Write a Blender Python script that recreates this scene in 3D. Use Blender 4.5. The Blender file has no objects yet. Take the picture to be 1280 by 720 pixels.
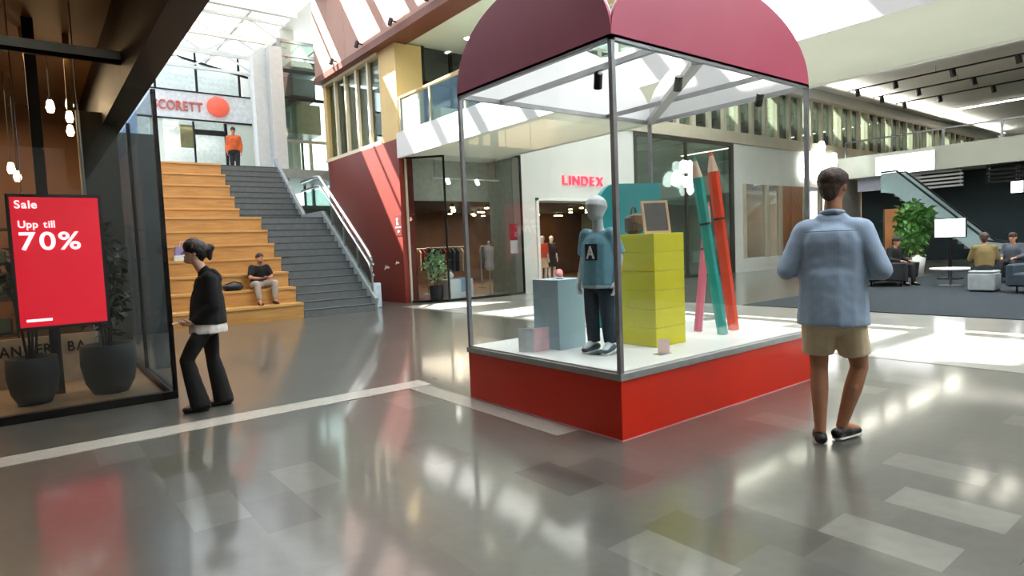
import bpy, bmesh, math, random
from mathutils import Vector, Matrix, noise
random.seed(7)
S = bpy.context.scene
COL = S.collection
R = math.radians
# ------------------------------------------------------------------ camera
F = 775.0; ROLL = R(2.32); PITCH = math.atan(51/775.0); CH = 1.38; YAW = R(37.9)
hv = Vector((math.sin(YAW), math.cos(YAW), 0)); rv = Vector((math.cos(YAW), -math.sin(YAW), 0)); zv = Vector((0, 0, 1))
fwd = math.cos(PITCH)*hv - math.sin(PITCH)*zv
upv = math.cos(PITCH)*zv + math.sin(PITCH)*hv
cxv = math.cos(ROLL)*rv - math.sin(ROLL)*upv
cuv = math.sin(ROLL)*rv + math.cos(ROLL)*upv
CAM = Vector((0, 0, CH))
cam = bpy.data.cameras.new('camera'); camo = bpy.data.objects.new('camera', cam); COL.objects.link(camo)
cam.sensor_width = 36; cam.lens = 36*F/1280; cam.clip_end = 300; cam.clip_start = .05
camo.matrix_world = Matrix((cxv, cuv, -fwd)).transposed().to_4x4(); camo.location = CAM
S.camera = camo
# ------------------------------------------------------------------ light
S.view_settings.view_transform = 'Standard'; S.view_settings.look = 'None'
S.view_settings.gamma = 1; S.view_settings.use_curve_mapping = False
S.view_settings.exposure = 0.3
S.cycles.use_denoising = True
S.cycles.max_bounces = 10; S.cycles.diffuse_bounces = 5; S.cycles.transparent_max_bounces = 24
S.cycles.sample_clamp_indirect = 8
S.cycles.caustics_reflective = False; S.cycles.caustics_refractive = False
W = bpy.data.worlds.new('sky'); S.world = W; W.use_nodes = True
bg = W.node_tree.nodes['Background']; bg.inputs[0].default_value = (.88, .94, 1, 1); bg.inputs[1].default_value = 4.5
SUN = Vector((.55, -.75, -1)).normalized()
sl = bpy.data.lights.new('sun', 'SUN'); sl.energy = 38; sl.angle = R(.6); sl.color = (1, .96, .9)
so = bpy.data.objects.new('sun', sl); COL.objects.link(so); so.rotation_euler = SUN.to_track_quat('-Z', 'Y').to_euler(); so.location = (-4, 16, 20)
def area(name, loc, sx, sy, power, col=(1, 1, 1), rot=(0, 0, 0)):
    l = bpy.data.lights.new(name, 'AREA'); l.shape = 'RECTANGLE'; l.size = sx; l.size_y = sy; l.energy = power; l.color = col
    o = bpy.data.objects.new(name, l); COL.objects.link(o); o.location = loc; o.rotation_euler = rot
    return o
# ------------------------------------------------------------------ pixel helpers
def ray(x, y): return fwd + cxv*((x-640)/F) - cuv*((y-360)/F)
def pl(x, y, ax, v):
    d = ray(x, y); return CAM + d*((v-CAM[ax])/d[ax])
def gr(x, y, z=0): return pl(x, y, 2, z)
def onX(x, y, v): return pl(x, y, 0, v)
def onY(x, y, v): return pl(x, y, 1, v)
def pix(p):
    d = Vector(p)-CAM; k = d.dot(fwd)
    if k < .05: return (-9999, -9999)
    return (640+F*d.dot(cxv)/k, 360-F*d.dot(cuv)/k)
# ------------------------------------------------------------------ materials
def srgb(h):
    h = h.lstrip('#'); c = [int(h[i:i+2], 16)/255 for i in (0, 2, 4)]
    return tuple(v/12.92 if v <= .04045 else ((v+.055)/1.055)**2.4 for v in c)
MATS = {}
def mat(name, col, rough=.5, metal=0, var=.12, scale=8, bump=0, spec=.5, coat=0, emit=0, stretch=None):
    if name in MATS: return MATS[name]
    m = bpy.data.materials.new(name); m.use_nodes = True; nt = m.node_tree; N = nt.nodes; L = nt.links
    b = N['Principled BSDF']; c = srgb(col) if isinstance(col, str) else col
    b.inputs['Roughness'].default_value = rough; b.inputs['Metallic'].default_value = metal
    b.inputs['Specular IOR Level'].default_value = spec; b.inputs['Coat Weight'].default_value = coat; b.inputs['Coat Roughness'].default_value = .09 if coat else .03
    tc = N.new('ShaderNodeTexCoord'); src = tc.outputs['Object']
    if stretch:
        mp = N.new('ShaderNodeMapping'); mp.inputs['Scale'].default_value = stretch; L.new(src, mp.inputs[0]); src = mp.outputs[0]
    nz = N.new('ShaderNodeTexNoise'); nz.inputs['Scale'].default_value = scale; nz.inputs['Detail'].default_value = 4; L.new(src, nz.inputs['Vector'])
    rp = N.new('ShaderNodeValToRGB'); rp.color_ramp.elements[0].position = .3; rp.color_ramp.elements[1].position = .7
    rp.color_ramp.elements[0].color = tuple(v*(1-var) for v in c)+(1,); rp.color_ramp.elements[1].color = tuple(min(1, v*(1+var)) for v in c)+(1,)
    L.new(nz.outputs['Fac'], rp.inputs[0]); L.new(rp.outputs[0], b.inputs['Base Color'])
    if bump:
        bp = N.new('ShaderNodeBump'); bp.inputs['Strength'].default_value = bump; bp.inputs['Distance'].default_value = .02
        L.new(nz.outputs['Fac'], bp.inputs['Height']); L.new(bp.outputs[0], b.inputs['Normal'])
    if emit:
        L.new(rp.outputs[0], b.inputs['Emission Color']); b.inputs['Emission Strength'].default_value = emit
    MATS[name] = m; return m
def glass(name, tint=(1, 1, 1), refl=.06, rough=.0, top=.6):
    if name in MATS: return MATS[name]
    m = bpy.data.materials.new(name); m.use_nodes = True; nt = m.node_tree; N = nt.nodes; L = nt.links
    N.remove(N['Principled BSDF']); out = N['Material Output']
    t = N.new('ShaderNodeBsdfTransparent'); t.inputs[0].default_value = tint+(1,)
    g = N.new('ShaderNodeBsdfGlossy'); g.inputs['Roughness'].default_value = rough
    fr = N.new('ShaderNodeLayerWeight'); fr.inputs[0].default_value = .25
    mr = N.new('ShaderNodeMapRange'); mr.inputs[3].default_value = refl; mr.inputs[4].default_value = top
    nz = N.new('ShaderNodeTexNoise'); nz.inputs['Scale'].default_value = 1.2; mm = N.new('ShaderNodeMath'); mm.operation = 'MULTIPLY_ADD'; mm.inputs[1].default_value = .04
    L.new(nz.outputs['Fac'], mm.inputs[0]); L.new(fr.outputs['Fresnel'], mm.inputs[2])
    L.new(mm.outputs[0], mr.inputs[0]); x = N.new('ShaderNodeMixShader'); L.new(mr.outputs[0], x.inputs[0]); L.new(t.outputs[0], x.inputs[1]); L.new(g.outputs[0], x.inputs[2]); L.new(x.outputs[0], out.inputs[0])
    MATS[name] = m; return m
def opal(name, col=(.52, .54, .56)):
    if name in MATS: return MATS[name]
    m = bpy.data.materials.new(name); m.use_nodes = True; nt = m.node_tree; N = nt.nodes; L = nt.links
    N.remove(N['Principled BSDF']); out = N['Material Output']
    t = N.new('ShaderNodeBsdfTranslucent'); d = N.new('ShaderNodeBsdfDiffuse'); x = N.new('ShaderNodeMixShader'); x.inputs[0].default_value = .25
    nz = N.new('ShaderNodeTexNoise'); nz.inputs['Scale'].default_value = 3; rp = N.new('ShaderNodeValToRGB')
    rp.color_ramp.elements[0].color = tuple(v*.94 for v in col)+(1,); rp.color_ramp.elements[1].color = col+(1,)
    L.new(nz.outputs['Fac'], rp.inputs[0]); L.new(rp.outputs[0], t.inputs[0]); L.new(rp.outputs[0], d.inputs[0])
    L.new(t.outputs[0], x.inputs[1]); L.new(d.outputs[0], x.inputs[2]); L.new(x.outputs[0], out.inputs[0])
    MATS[name] = m; return m
def wood(name, c1, c2, rough=.45, axis=(1, 12, 12), scale=2.5, coat=0):
    if name in MATS: return MATS[name]
    m = mat(name, c1, rough, 0, .1, scale, .05, stretch=axis, coat=coat)
    rp = [n for n in m.node_tree.nodes if n.type == 'VALTORGB'][0]
    rp.color_ramp.elements[0].color = srgb(c1)+(1,); rp.color_ramp.elements[1].color = srgb(c2)+(1,)
    return m
def stripes(name, c1, c2, scale=60, rough=.8):
    m = mat(name, c1, rough, 0, .1, 12, .15); nt = m.node_tree; N = nt.nodes; L = nt.links
    tc = [n for n in N if n.type == 'TEX_COORD'][0]
    w = N.new('ShaderNodeTexWave'); w.inputs['Scale'].default_value = scale; w.inputs['Distortion'].default_value = .6; w.bands_direction = 'X'
    L.new(tc.outputs['Object'], w.inputs['Vector'])
    mx = N.new('ShaderNodeMix'); mx.data_type = 'RGBA'; mx.inputs[6].default_value = srgb(c1)+(1,); mx.inputs[7].default_value = srgb(c2)+(1,)
    L.new(w.outputs['Fac'], mx.inputs[0]); L.new(mx.outputs[2], N['Principled BSDF'].inputs['Base Color'])
    return m
# ------------------------------------------------------------------ mesh builder
class MB:
    def __init__(s): s.v = []; s.f = []
    def add(s, vs, fs):
        k = len(s.v); s.v += [tuple(v) for v in vs]; s.f += [tuple(i+k for i in f) for f in fs]; return s
    def box(s, x0, x1, y0, y1, z0, z1, bev=0):
        if bev:
            b = bev; a = []
            for z, i in ((z0, b), (z0+b, 0), (z1-b, 0), (z1, b)):
                a += [(x0+b+i, y0+i, z), (x1-b-i, y0+i, z), (x1-i, y0+b+i, z), (x1-i, y1-b-i, z), (x1-b-i, y1-i, z), (x0+b+i, y1-i, z), (x0+i, y1-b-i, z), (x0+i, y0+b+i, z)]
            f = [tuple(range(7, -1, -1)), tuple(range(24, 32))]
            for r in range(3):
                for i in range(8): f.append((r*8+i, r*8+(i+1) % 8, r*8+8+(i+1) % 8, r*8+8+i))
            return s.add(a, f)
        return s.add([(x0, y0, z0), (x1, y0, z0), (x1, y1, z0), (x0, y1, z0), (x0, y0, z1), (x1, y0, z1), (x1, y1, z1), (x0, y1, z1)],
                     [(3, 2, 1, 0), (4, 5, 6, 7), (0, 1, 5, 4), (1, 2, 6, 5), (2, 3, 7, 6), (3, 0, 4, 7)])
    def bar(s, p, q, w, h, up=(0, 0, 1)):
        p = Vector(p); q = Vector(q); d = (q-p).normalized(); u = Vector(up); a = d.cross(u)
        if a.length < 1e-3: a = d.cross(Vector((1, 0, 0)))
        a.normalize(); b = a.cross(d); a *= w/2; b *= h/2
        return s.add([p-a-b, p+a-b, p+a+b, p-a+b, q-a-b, q+a-b, q+a+b, q-a+b], [(3, 2, 1, 0), (4, 5, 6, 7), (0, 1, 5, 4), (1, 2, 6, 5), (2, 3, 7, 6), (3, 0, 4, 7)])
    def tube(s, pts, r, n=10, cap=True):
        pts = [Vector(p) for p in pts]; k = len(pts); rs = r if isinstance(r, (list, tuple)) else [r]*k
        vs = []; ref = None
        for i, p in enumerate(pts):
            d = (pts[min(i+1, k-1)]-pts[max(i-1, 0)]).normalized()
            if ref is None:
                ref = d.cross(Vector((0, 0, 1)))
                if ref.length < 1e-3: ref = d.cross(Vector((1, 0, 0)))
            a = (ref-d*ref.dot(d)).normalized(); b = d.cross(a); ref = a
            vs += [p+(a*math.cos(t)+b*math.sin(t))*rs[i] for t in [2*math.pi*j/n for j in range(n)]]
        fs = []
        for i in range(k-1):
            for j in range(n): fs.append((i*n+j, i*n+(j+1) % n, (i+1)*n+(j+1) % n, (i+1)*n+j))
        if cap: fs += [tuple(range(n-1, -1, -1)), tuple(range((k-1)*n, k*n))]
        return s.add(vs, fs)
    def lathe(s, prof, c=(0, 0, 0), n=20):
        c = Vector(c); vs = []
        for r, z in prof: vs += [c+Vector((r*math.cos(2*math.pi*j/n), r*math.sin(2*math.pi*j/n), z)) for j in range(n)]
        k = len(prof); fs = []
        for i in range(k-1):
            for j in range(n): fs.append((i*n+j, i*n+(j+1) % n, (i+1)*n+(j+1) % n, (i+1)*n+j))
        fs += [tuple(range(n-1, -1, -1)), tuple(range((k-1)*n, k*n))]
        return s.add(vs, fs)
    def prism(s, pts, d):
        d = Vector(d); n = len(pts); pts = [Vector(p) for p in pts]
        return s.add(pts+[p+d for p in pts], [tuple(range(n-1, -1, -1)), tuple(range(n, 2*n))]+[(i, (i+1) % n, n+(i+1) % n, n+i) for i in range(n)])
    def ball(s, c, rx, ry=None, rz=None, n=12, m=8):
        ry = ry or rx; rz = rz or rx; c = Vector(c); vs = []
        for i in range(m+1):
            t = math.pi*(i+.02*(i == 0)-.02*(i == m))/m
            vs += [c+Vector((rx*math.sin(t)*math.cos(2*math.pi*j/n), ry*math.sin(t)*math.sin(2*math.pi*j/n), -rz*math.cos(t))) for j in range(n)]
        fs = []
        for i in range(m):
            for j in range(n): fs.append((i*n+j, i*n+(j+1) % n, (i+1)*n+(j+1) % n, (i+1)*n+j))
        fs += [tuple(range(n-1, -1, -1)), tuple(range(m*n, (m+1)*n))]
        return s.add(vs, fs)
    def mesh(s, name, smooth=False):
        me = bpy.data.meshes.new(name); me.from_pydata(s.v, [], s.f); me.update()
        bm = bmesh.new(); bm.from_mesh(me); bmesh.ops.recalc_face_normals(bm, faces=bm.faces); bm.to_mesh(me); bm.free()
        if smooth:
            for p in me.polygons: p.use_smooth = True
        return me
    def build(s, name, m, parent=None, smooth=False, loc=None, rz=0):
        return link(name, s.mesh(name, smooth), m, parent, loc, rz)
def link(name, me, m, parent=None, loc=None, rz=0):
    o = bpy.data.objects.new(name, me); COL.objects.link(o)
    if m and not me.materials: me.materials.append(m)
    if parent is not None: o.parent = parent
    if loc is not None: o.location = loc
    if rz: o.rotation_euler.z = rz
    return o
def tag(o, label, cat, group=None, kind=None):
    if label: o['label'] = label
    if cat: o['category'] = cat
    if group: o['group'] = group
    if kind: o['kind'] = kind
    return o
def struct(o, label=None):
    o['kind'] = 'structure'
    if label: o['label'] = label
    return o
def thing(name, label, cat, loc=(0, 0, 0), rz=0, group=None, kind=None):
    o = bpy.data.objects.new(name, None); COL.objects.link(o); o.location = loc; o.rotation_euler.z = rz; o.empty_display_size = .1
    return tag(o, label, cat, group, kind)
def copy_tree(o, parent=None):
    c = o.copy(); COL.objects.link(c)
    if parent is not None: c.parent = parent
    for ch in [x for x in KIDS(o)]: copy_tree(ch, c)
    return c
def KIDS(o): return [x for x in bpy.data.objects if x.parent == o]
def bx(name, m, parent, *a, bev=0): return MB().box(*a, bev=bev).build(name, m, parent)
TMP = bpy.data.scenes.new('workbench')
def bake(o):
    TMP.collection.objects.link(o); vl = TMP.view_layers[0]; vl.update()
    me = bpy.data.meshes.new_from_object(o.evaluated_get(vl.depsgraph)); bpy.data.objects.remove(o); return me
BOLD = [.016]
def letter_mesh(ch, size, depth):
    cu = bpy.data.curves.new('t', 'FONT'); cu.body = ch; cu.size = size; cu.extrude = depth/2; cu.offset = size*BOLD[0]
    return bake(bpy.data.objects.new('t', cu))
def write(txt, size, m, parent, o, ux, uz, width=None, depth=.01, name='letter', whole=False, gap=.09):
    """letters laid out from o along ux, upright along uz"""
    ux = Vector(ux).normalized(); uz = Vector(uz).normalized(); n = ux.cross(uz); o = Vector(o)
    items = [txt] if whole else list(txt); x = 0; outl = []
    for ch in items:
        if ch == ' ': x += size*.35; continue
        me = letter_mesh(ch, size, depth); xs = [v.co.x for v in me.vertices]
        if not xs: continue
        outl.append((me, x-min(xs))); x += max(xs)-min(xs)+size*gap
    k = 1 if not width else width/x
    for me, dx in outl:
        for v in me.vertices: v.co = o+ux*((v.co.x+dx)*k)+uz*v.co.y+n*v.co.z
        me.name = name; me.materials.clear(); link(name, me, m, parent)
# ------------------------------------------------------------------ bodies
def rcone(mb, a, ra, b, rb, sx=1, sy=1, ax=(1, 0, 0), capa=True, capb=True, n=14):
    """round cone from a to b; cross section scaled sx along ax and sy across"""
    a = Vector(a); b = Vector(b); d = b-a; l = d.length
    d = d.normalized() if l > 1e-5 else Vector((0, 0, 1))
    u = Vector(ax); u = u-d*u.dot(d)
    if u.length < .05: u = d.cross(Vector((0, 1, 0)))
    u.normalize(); v = d.cross(u); rings = []
    if capa:
        for t in (8, 30, 60): rings.append((a-d*ra*min(sx, sy)*math.cos(R(t)), ra*math.sin(R(t))))
    rings.append((a, ra)); rings.append((b, rb))
    if capb:
        for t in (60, 30, 8): rings.append((b+d*rb*min(sx, sy)*math.cos(R(t)), rb*math.sin(R(t))))
    vs = []
    for c, r in rings: vs += [c+u*(r*sx*math.cos(2*math.pi*j/n))+v*(r*sy*math.sin(2*math.pi*j/n)) for j in range(n)]
    fs = []
    for i in range(len(rings)-1):
        for j in range(n): fs.append((i*n+j, i*n+(j+1) % n, (i+1)*n+(j+1) % n, (i+1)*n+j))
    fs += [tuple(range(n-1, -1, -1)), tuple(range((len(rings)-1)*n, len(rings)*n))]
    mb.add(vs, fs)
def meld(mb, name, voxel, smooth=3, fold=0, fscale=9):
    me = mb.mesh(name); o = bpy.data.objects.new(name, me)
    md = o.modifiers.new('r', 'REMESH'); md.mode = 'VOXEL'; md.voxel_size = voxel; md.use_smooth_shade = True
    if smooth:
        sm = o.modifiers.new('s', 'SMOOTH'); sm.factor = .5; sm.iterations = smooth
    r = bake(o)
    if fold:
        nrm = [v.normal.copy() for v in r.vertices]
        for v in r.vertices:
            q = noise.noise(Vector((v.co.x*fscale, v.co.y*fscale, v.co.z*fscale*.45)))+.5*noise.noise(v.co*fscale*2.3)
            v.co += nrm[v.index]*(q*fold)
    for p in r.polygons: p.use_smooth = True
    r.name = name; return r
def hand(mb, wrist, d, palm_n, side, curl=.5, s=1.0):
    """palm + five fingers; d = direction of the fingers, palm_n = way the palm faces, side = way to the thumb"""
    w = Vector(wrist); d = Vector(d).normalized(); pn = Vector(palm_n); pn = (pn-d*pn.dot(d)).normalized(); sd = d.cross(pn).normalized()
    if sd.dot(Vector(side)) < 0: sd = -sd
    rcone(mb, w, .026*s, w+d*.085*s, .034*s, 1.15, .5, sd)
    for i, (off, L) in enumerate(((.033, .07), (.011, .08), (-.011, .074), (-.032, .058))):
        b = w+d*.088*s+sd*off*s; a1 = curl*.7; a2 = curl*1.8
        m1 = b+(d*math.cos(a1)+pn*math.sin(a1))*L*.5*s; m2 = m1+(d*math.cos(a2)+pn*math.sin(a2))*L*.5*s
        rcone(mb, b-d*.02*s, .0098*s, m1, .0092*s, n=8); rcone(mb, m1, .0092*s, m2, .0078*s, n=8)
    t0 = w+d*.03*s+sd*.026*s; t1 = t0+(d*.5+sd*.75+pn*.2).normalized()*.042*s; t2 = t1+(d*.85+sd*.2+pn*.4*curl).normalized()*.035*s
    rcone(mb, t0, .014*s, t1, .0105*s, n=8); rcone(mb, t1, .0105*s, t2, .0088*s, n=8)
def head(mb, c, yaw=0, pitch=0, s=1.0, face=True):
    M3 = Matrix.Rotation(yaw, 3, 'Z') @ Matrix.Rotation(-pitch, 3, 'X'); c = Vector(c)
    def P(x, y, z): return c+M3 @ Vector((x*s, y*s, z*s))
    ax = M3 @ Vector((1, 0, 0))
    rcone(mb, P(0, -.012, .03), .088*s, P(0, .008, .03), .084*s, .9, 1, ax)
    rcone(mb, P(0, .01, -.02), .074*s, P(0, .034, -.075), .044*s, .95, 1.05, ax)
    if face:
        rcone(mb, P(0, .086, .012), .009*s, P(0, .108, -.026), .0145*s, n=8)
        rcone(mb, P(-.02, .078, -.052), .011*s, P(.02, .078, -.052), .011*s, n=8)
        rcone(mb, P(0, .062, -.095), .018*s, P(0, .066, -.09), .018*s, n=8)
        rcone(mb, P(-.032, .078, .024), .011*s, P(.032, .078, .024), .011*s, n=8)
        for k in (-1, 1): rcone(mb, P(k*.079, -.004, .012), .017*s, P(k*.083, -.012, -.022), .012*s, .45, 1, ax, n=8)
    return P
# ================================================================== materials used all over
WHITE = mat('white_paint', '#dcdcd6', .6, var=.03, scale=2)
SOFT = mat('soffit_paint', '#d3d8cb', .6, var=.03, scale=1)
CEIL = mat('ceiling_paint', '#d9dad6', .7, var=.04, scale=1)
FACADE = mat('facade_plaster', '#cfcfc6', .65, var=.04, scale=1.5)
TAN = mat('tan_metal', '#b3aa94', .5, var=.06, scale=3)
DARK = mat('dark_metal', '#1d1c1b', .4, .5, .1)
BLACK = mat('black_plastic', '#121213', .45, var=.1)
STEEL = mat('brushed_steel', '#8d8f92', .3, .9, .06, 20)
CHROME = mat('polished_steel', '#c9cbcd', .15, 1, .04, 10)
GLASS = glass('clear_glass', (.985, .995, .99), .003, top=.12)
ROOFG = glass('roof_glass', (.97, .98, .98), .02, top=.3)
GLASSG = glass('green_tinted_glass', (.72, .82, .78), .06, top=.6)
GLASSD = glass('dark_tinted_glass', (.30, .36, .35), .1, top=.6)
GLASSB = glass('shop_front_glass', (.9, .94, .96), .03, top=.35)
OPAL = opal('opal_glazing'); OPAL2 = opal('thin_opal_glazing', (.8, .82, .84))
SCRN = mat('lamp_white', '#fff6e6', .5, var=.02, emit=14)
WARM = mat('lamp_warm', '#ffd9a0', .5, var=.02, emit=18)
# ================================================================== floor
FL = mat('polished_concrete', '#5a5953', .276, var=.16, scale=.9, spec=.3, coat=.75)
fm = MB().box(-12, 60, -10, 30, -.15, -.03)
gx = [-12+2*i for i in range(37)]; gy = [-10+2*i for i in range(21)]
fm.add([(x, y, 0) for y in gy for x in gx], [(j*37+i, j*37+i+1, j*37+38+i, j*37+37+i) for j in range(20) for i in range(36)])
floor = struct(fm.build('floor', FL))
tones = [('#5a5953', 30), ('#575650', 25), ('#5d5c55', 22), ('#4e4c47', 7), ('#6d6c65', 7), ('#403d3a', 4), ('#504e3e', 2), ('#77766e', 3)]
tmesh = []
for i, (c, w) in enumerate(tones):
    mb = MB().box(0, .28, 0, .5, -.001, .004); me = mb.mesh('floor_tile'); me.materials.append(mat('terrazzo_tile_%d' % i, c, .276, var=.07, scale=14, spec=.3, coat=.75)); tmesh.append(me)
cand = []
offs = {8: .45, 10: .37, 12: .3}
for ix in range(-20, 40):
    oy = offs.get(ix, random.random()*.5)
    for iy in range(-6, 14):
        x = ix*.28+.01; y = iy*.5+oy
        if y > 5.5 or y < .2 or (y+.5 > 5.8): continue
        if x > 3.16 and y > 2.88 and x+.28 < 5.82 and y+.5 < 4.75: continue
        px, py = pix((x+.14, y+.25, 0))
        if x+.28 < 7.29 and -60 < px < 1400 and 380 < py < 790: cand.append(((x*x+y*y), x, y))
cand.sort()
fixed = {}
def tone_at(x, y):
    for (tx, ty, k) in ((2.4, 2.7, 5), (2.4, 1.7, 6), (3.0, 1.1, 7), (3.5, 1.05, 7), (2.7, 1.75, 3), (4.2, 1.1, 4)):
        if x <= tx < x+.28 and y <= ty < y+.5: return k
    return random.choices(range(8), [30, 25, 22, 5, 5, .3, .2, .5])[0]
for d, x, y in cand[:290]:
    link('floor_tile', tmesh[tone_at(x, y)], None, floor, (x, y, 0))
rest = MB(); slots = []
for d, x, y in cand[290:]:
    rest.box(x, x+.28, y, y+.5, -.001, .004); slots += [tone_at(x, y)]*6
ro = rest.build('far_floor_tiles', None, floor); ro['kind'] = 'stuff'
for me in tmesh: ro.data.materials.append(me.materials[0])
for p, k in zip(ro.data.polygons, slots): p.material_index = k
PALE = mat('pale_stone_strip', '#b9b5aa', .2, var=.06, scale=20)
struct(bx('trim_1', PALE, None, -8, 3.2, 5.52, 5.80, 0, .006), 'pale stone strip let into the polished floor past the shop front')
struct(bx('trim_2', mat('grey_stone_strip', '#98958c', .2, var=.06, scale=20), None, 2.93, 3.14, 3.3, 5.5, 0, .006), 'pale stone strip in the floor along the display case')
struct(bx('floor_sun_band', mat('sun_lightened_floor', '#a3a29a', .276, var=.08, scale=1.5, spec=.3, coat=.6), None, 7.3, 11.45, -9, 13.95, 0, .004), 'floor band coloured lighter for the sun patch, between the display case and the carpet')  # floor colour lightened here so the sun patch reads white
tag(bx('carpet', mat('blue_carpet', '#1f292f', .95, var=.2, scale=60, bump=.3), None, 11.5, 32, -9, 7.1, 0, .012), 'dark blue-grey carpet under the lounge seats', 'carpet')
# ================================================================== shell
ceil = struct(bx('ceiling', CEIL, None, -12, 2, -10, 9, 9.5, 9.8))
bx('roof_panel', CEIL, ceil, 2, 7.75, 18.3, 19.5, 9.5, 9.8)
for i in range(6):
    bx('opal_pane', OPAL2, ceil, 2+1.5*i+.03, 2+1.5*(i+1)-.03, -10, 7.2, 9.62, 9.66)  # unseen skylight panes added to brighten the area near the camera
    bx('roof_beam', WHITE, ceil, 2+1.5*i-.06, 2+1.5*i+.06, -10, 7.2, 9.4, 9.7)
bx('roof_panel', CEIL, ceil, 7.75, 11, 7.2, 9, 9.5, 9.8)
bx('roof_panel', CEIL, ceil, 7.75, 13, 9, 30, 9.5, 9.8)
for i in range(4):
    bx('opal_pane', OPAL, ceil, -10+3*i+.03, -7+3*i-.03, 9, 29, 9.62, 9.66); bx('roof_beam', WHITE, ceil, -10+3*i-.08, -10+3*i+.08, 9, 29, 9.35, 9.8)  # unseen opal roof added for more light; beams stop sun through the gaps
for i in range(1, 4): bx('roof_beam', WHITE, ceil, 2+1.45*i-.05, 2+1.45*i+.05, 21.2, 29, 9.4, 9.7)
for i in range(4): bx('opal_pane', OPAL, ceil, 2+1.45*i+.03, 2+1.45*(i+1)-.03, 21.2, 29, 9.62, 9.66)
for i in range(7):
    y0 = 7.2+i*11.1/7; bx('glass_pane', ROOFG, ceil, 2.05, 7.7, y0+.03, y0+11.1/7-.03, 9.62, 9.64)
    bx('roof_beam', WHITE, ceil, 2, 7.75, y0-.08, y0+.08, 9.45, 9.75)
bx('glass_pane', ROOFG, ceil, 2.05, 7.7, 19.53, 21.15, 9.62, 9.64)
for x in (4.35, 6.2): bx('roof_beam', WHITE, ceil, x-.07, x+.07, 7.2, 18.3, 9.4, 9.8)
bx('roof_beam', WHITE, ceil, 2, 7.75, 20.12, 20.17, 9.58, 9.68)
bx('roof_beam', WHITE, ceil, 1.9, 2.1, 9, 29, 9.3, 9.8)
bx('roof_beam', WHITE, ceil, 2, 7.75, 21.1, 21.3, 9.35, 9.8)
# white trusses under the opal roof above the stairs
for k, y in enumerate((21.9, 23.9, 25.9)):
    t = thing('roof_truss', ['first','second','third'][k]+' white steel roof truss behind the clear glass roof above the stairs', 'roof truss', (2, y, 8.6), group='roof trusses above the stairs')
    MB().bar((0, 0, .72), (5.6, 0, .72), .1, .1).build('top_chord', WHITE, t)
    MB().bar((0, 0, .0), (5.6, 0, .0), .1, .1).build('bottom_chord', WHITE, t)
    for j in range(5):
        MB().bar((j*1.12, 0, .05 if j % 2 else .67), (j*1.12+1.12, 0, .67 if j % 2 else .05), .06, .06).build('diagonal', WHITE, t)
# the taller closing walls
struct(bx('wall_left', mat('far_wall', '#8f8a80', .7, var=.05), None, -12.3, -12, -10, 30, 0, 9.8))
struct(bx('wall_near', mat('near_wall', '#8a8880', .7, var=.05), None, -12, 60, -10.3, -10, 0, 9.8))
struct(bx('wall_far', FACADE, None, 60, 60.3, -10, 30, 0, 9.8))
# hall ceiling beyond the footbridge
ch = struct(bx('ceiling_hall', CEIL, None, 20, 60, -10, 14.4, 8.4, 8.7))
bx('upstand', CEIL, ch, 10.9, 11, -10, 14, 8.4, 9.8)
for i in range(3): bx('opal_pane', OPAL2, ch, 11.1+3*i, 14+3*i, -10, 13.9, 8.5, 8.54); bx('roof_beam', WHITE, ch, 13.98+3*i, 14.12+3*i, -10, 13.9, 8.25, 8.6)
for x, c in ((24.5, .25), (27.2, .25)): bx('ceiling_rib', SOFT, ch, x, x+.5, -10, 14, 8.15, 8.4)
# ================================================================== red block, cream column, window strip, pink cladding
RED = mat('terracotta_red_wall', '#742012', .55, var=.08, scale=1.2)
struct(bx('wall_red', RED, None, 7.9, 8.3, 14.78, 19.5, 0, 4.35))
CREAM = mat('cream_plaster', '#d8bb80', .6, var=.04, scale=2); MULL = mat('cream_metal', '#ddd3b6', .5, var=.03)
struct(bx('wall_column', CREAM, None, 7.95, 8.75, 14.8, 15.75, 4.35, 6.85))
struct(bx('wall_upper', mat('upper_inside', '#5d5a50', .7), None, 9.6, 12.8, 15.8, 19.5, 4.35, 6.85))
w = thing('window_3', None, None, (0, 0, 0)); struct(w, 'tall windows with cream mullions above the red wall')
ys = [15.75+i*.78 for i in range(6)]
for y in ys[1:]: bx('mullion', MULL, w, 7.97, 8.1, y-.05, y+.05, 4.4, 6.8)
bx('sill', MULL, w, 7.9, 8.25, 15.75, 19.7, 4.35, 4.45); bx('head', MULL, w, 7.9, 8.25, 15.75, 19.7, 6.75, 6.85)
for a, b in zip(ys, ys[1:]): bx('pane', GLASSG, w, 8.06, 8.08, a+.05, b-.05, 4.45, 6.75)
struct(bx('wall_end', CREAM, None, 7.95, 12, 19.5, 19.75, 4.35, 6.85))
PINK = mat('pinkish_brown_cladding', '#a67f73', .6, var=.05, scale=2)
pc = thing('wall_cladding', None, None); struct(pc, 'pinkish brown panelled wall band under the glass roof')
for i in range(9): bx('panel', PINK, pc, 7.72, 7.8, 9+i*1.195+.006, 9+(i+1)*1.195-.006, 7.0, 9.5)
bx('core', SOFT, pc, 7.8, 12.8, 9, 19.76, 7.02, 9.5)
bx('edge_beam', mat('brown_edge', '#6b3a2c', .5), pc, 7.68, 8.3, 9, 19.76, 6.83, 7.02)
bx('soffit', SOFT, pc, 8.3, 12.8, 9, 15, 6.9, 7.02)
for y in (10.2, 12.4, 14.2, 16.2, 18):
    t = thing('spotlight', 'small dark spotlight fixed low on the pinkish brown cladding', 'spotlight', (7.7, y, 7.12), group='spotlights on the cladding')
    MB().bar((.02, 0, 0), (-.12, 0, .02), .03, .03).build('arm', DARK, t); MB().tube([(-.12, 0, .06), (-.17, 0, -.1)], .055).build('can', DARK, t)
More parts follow.
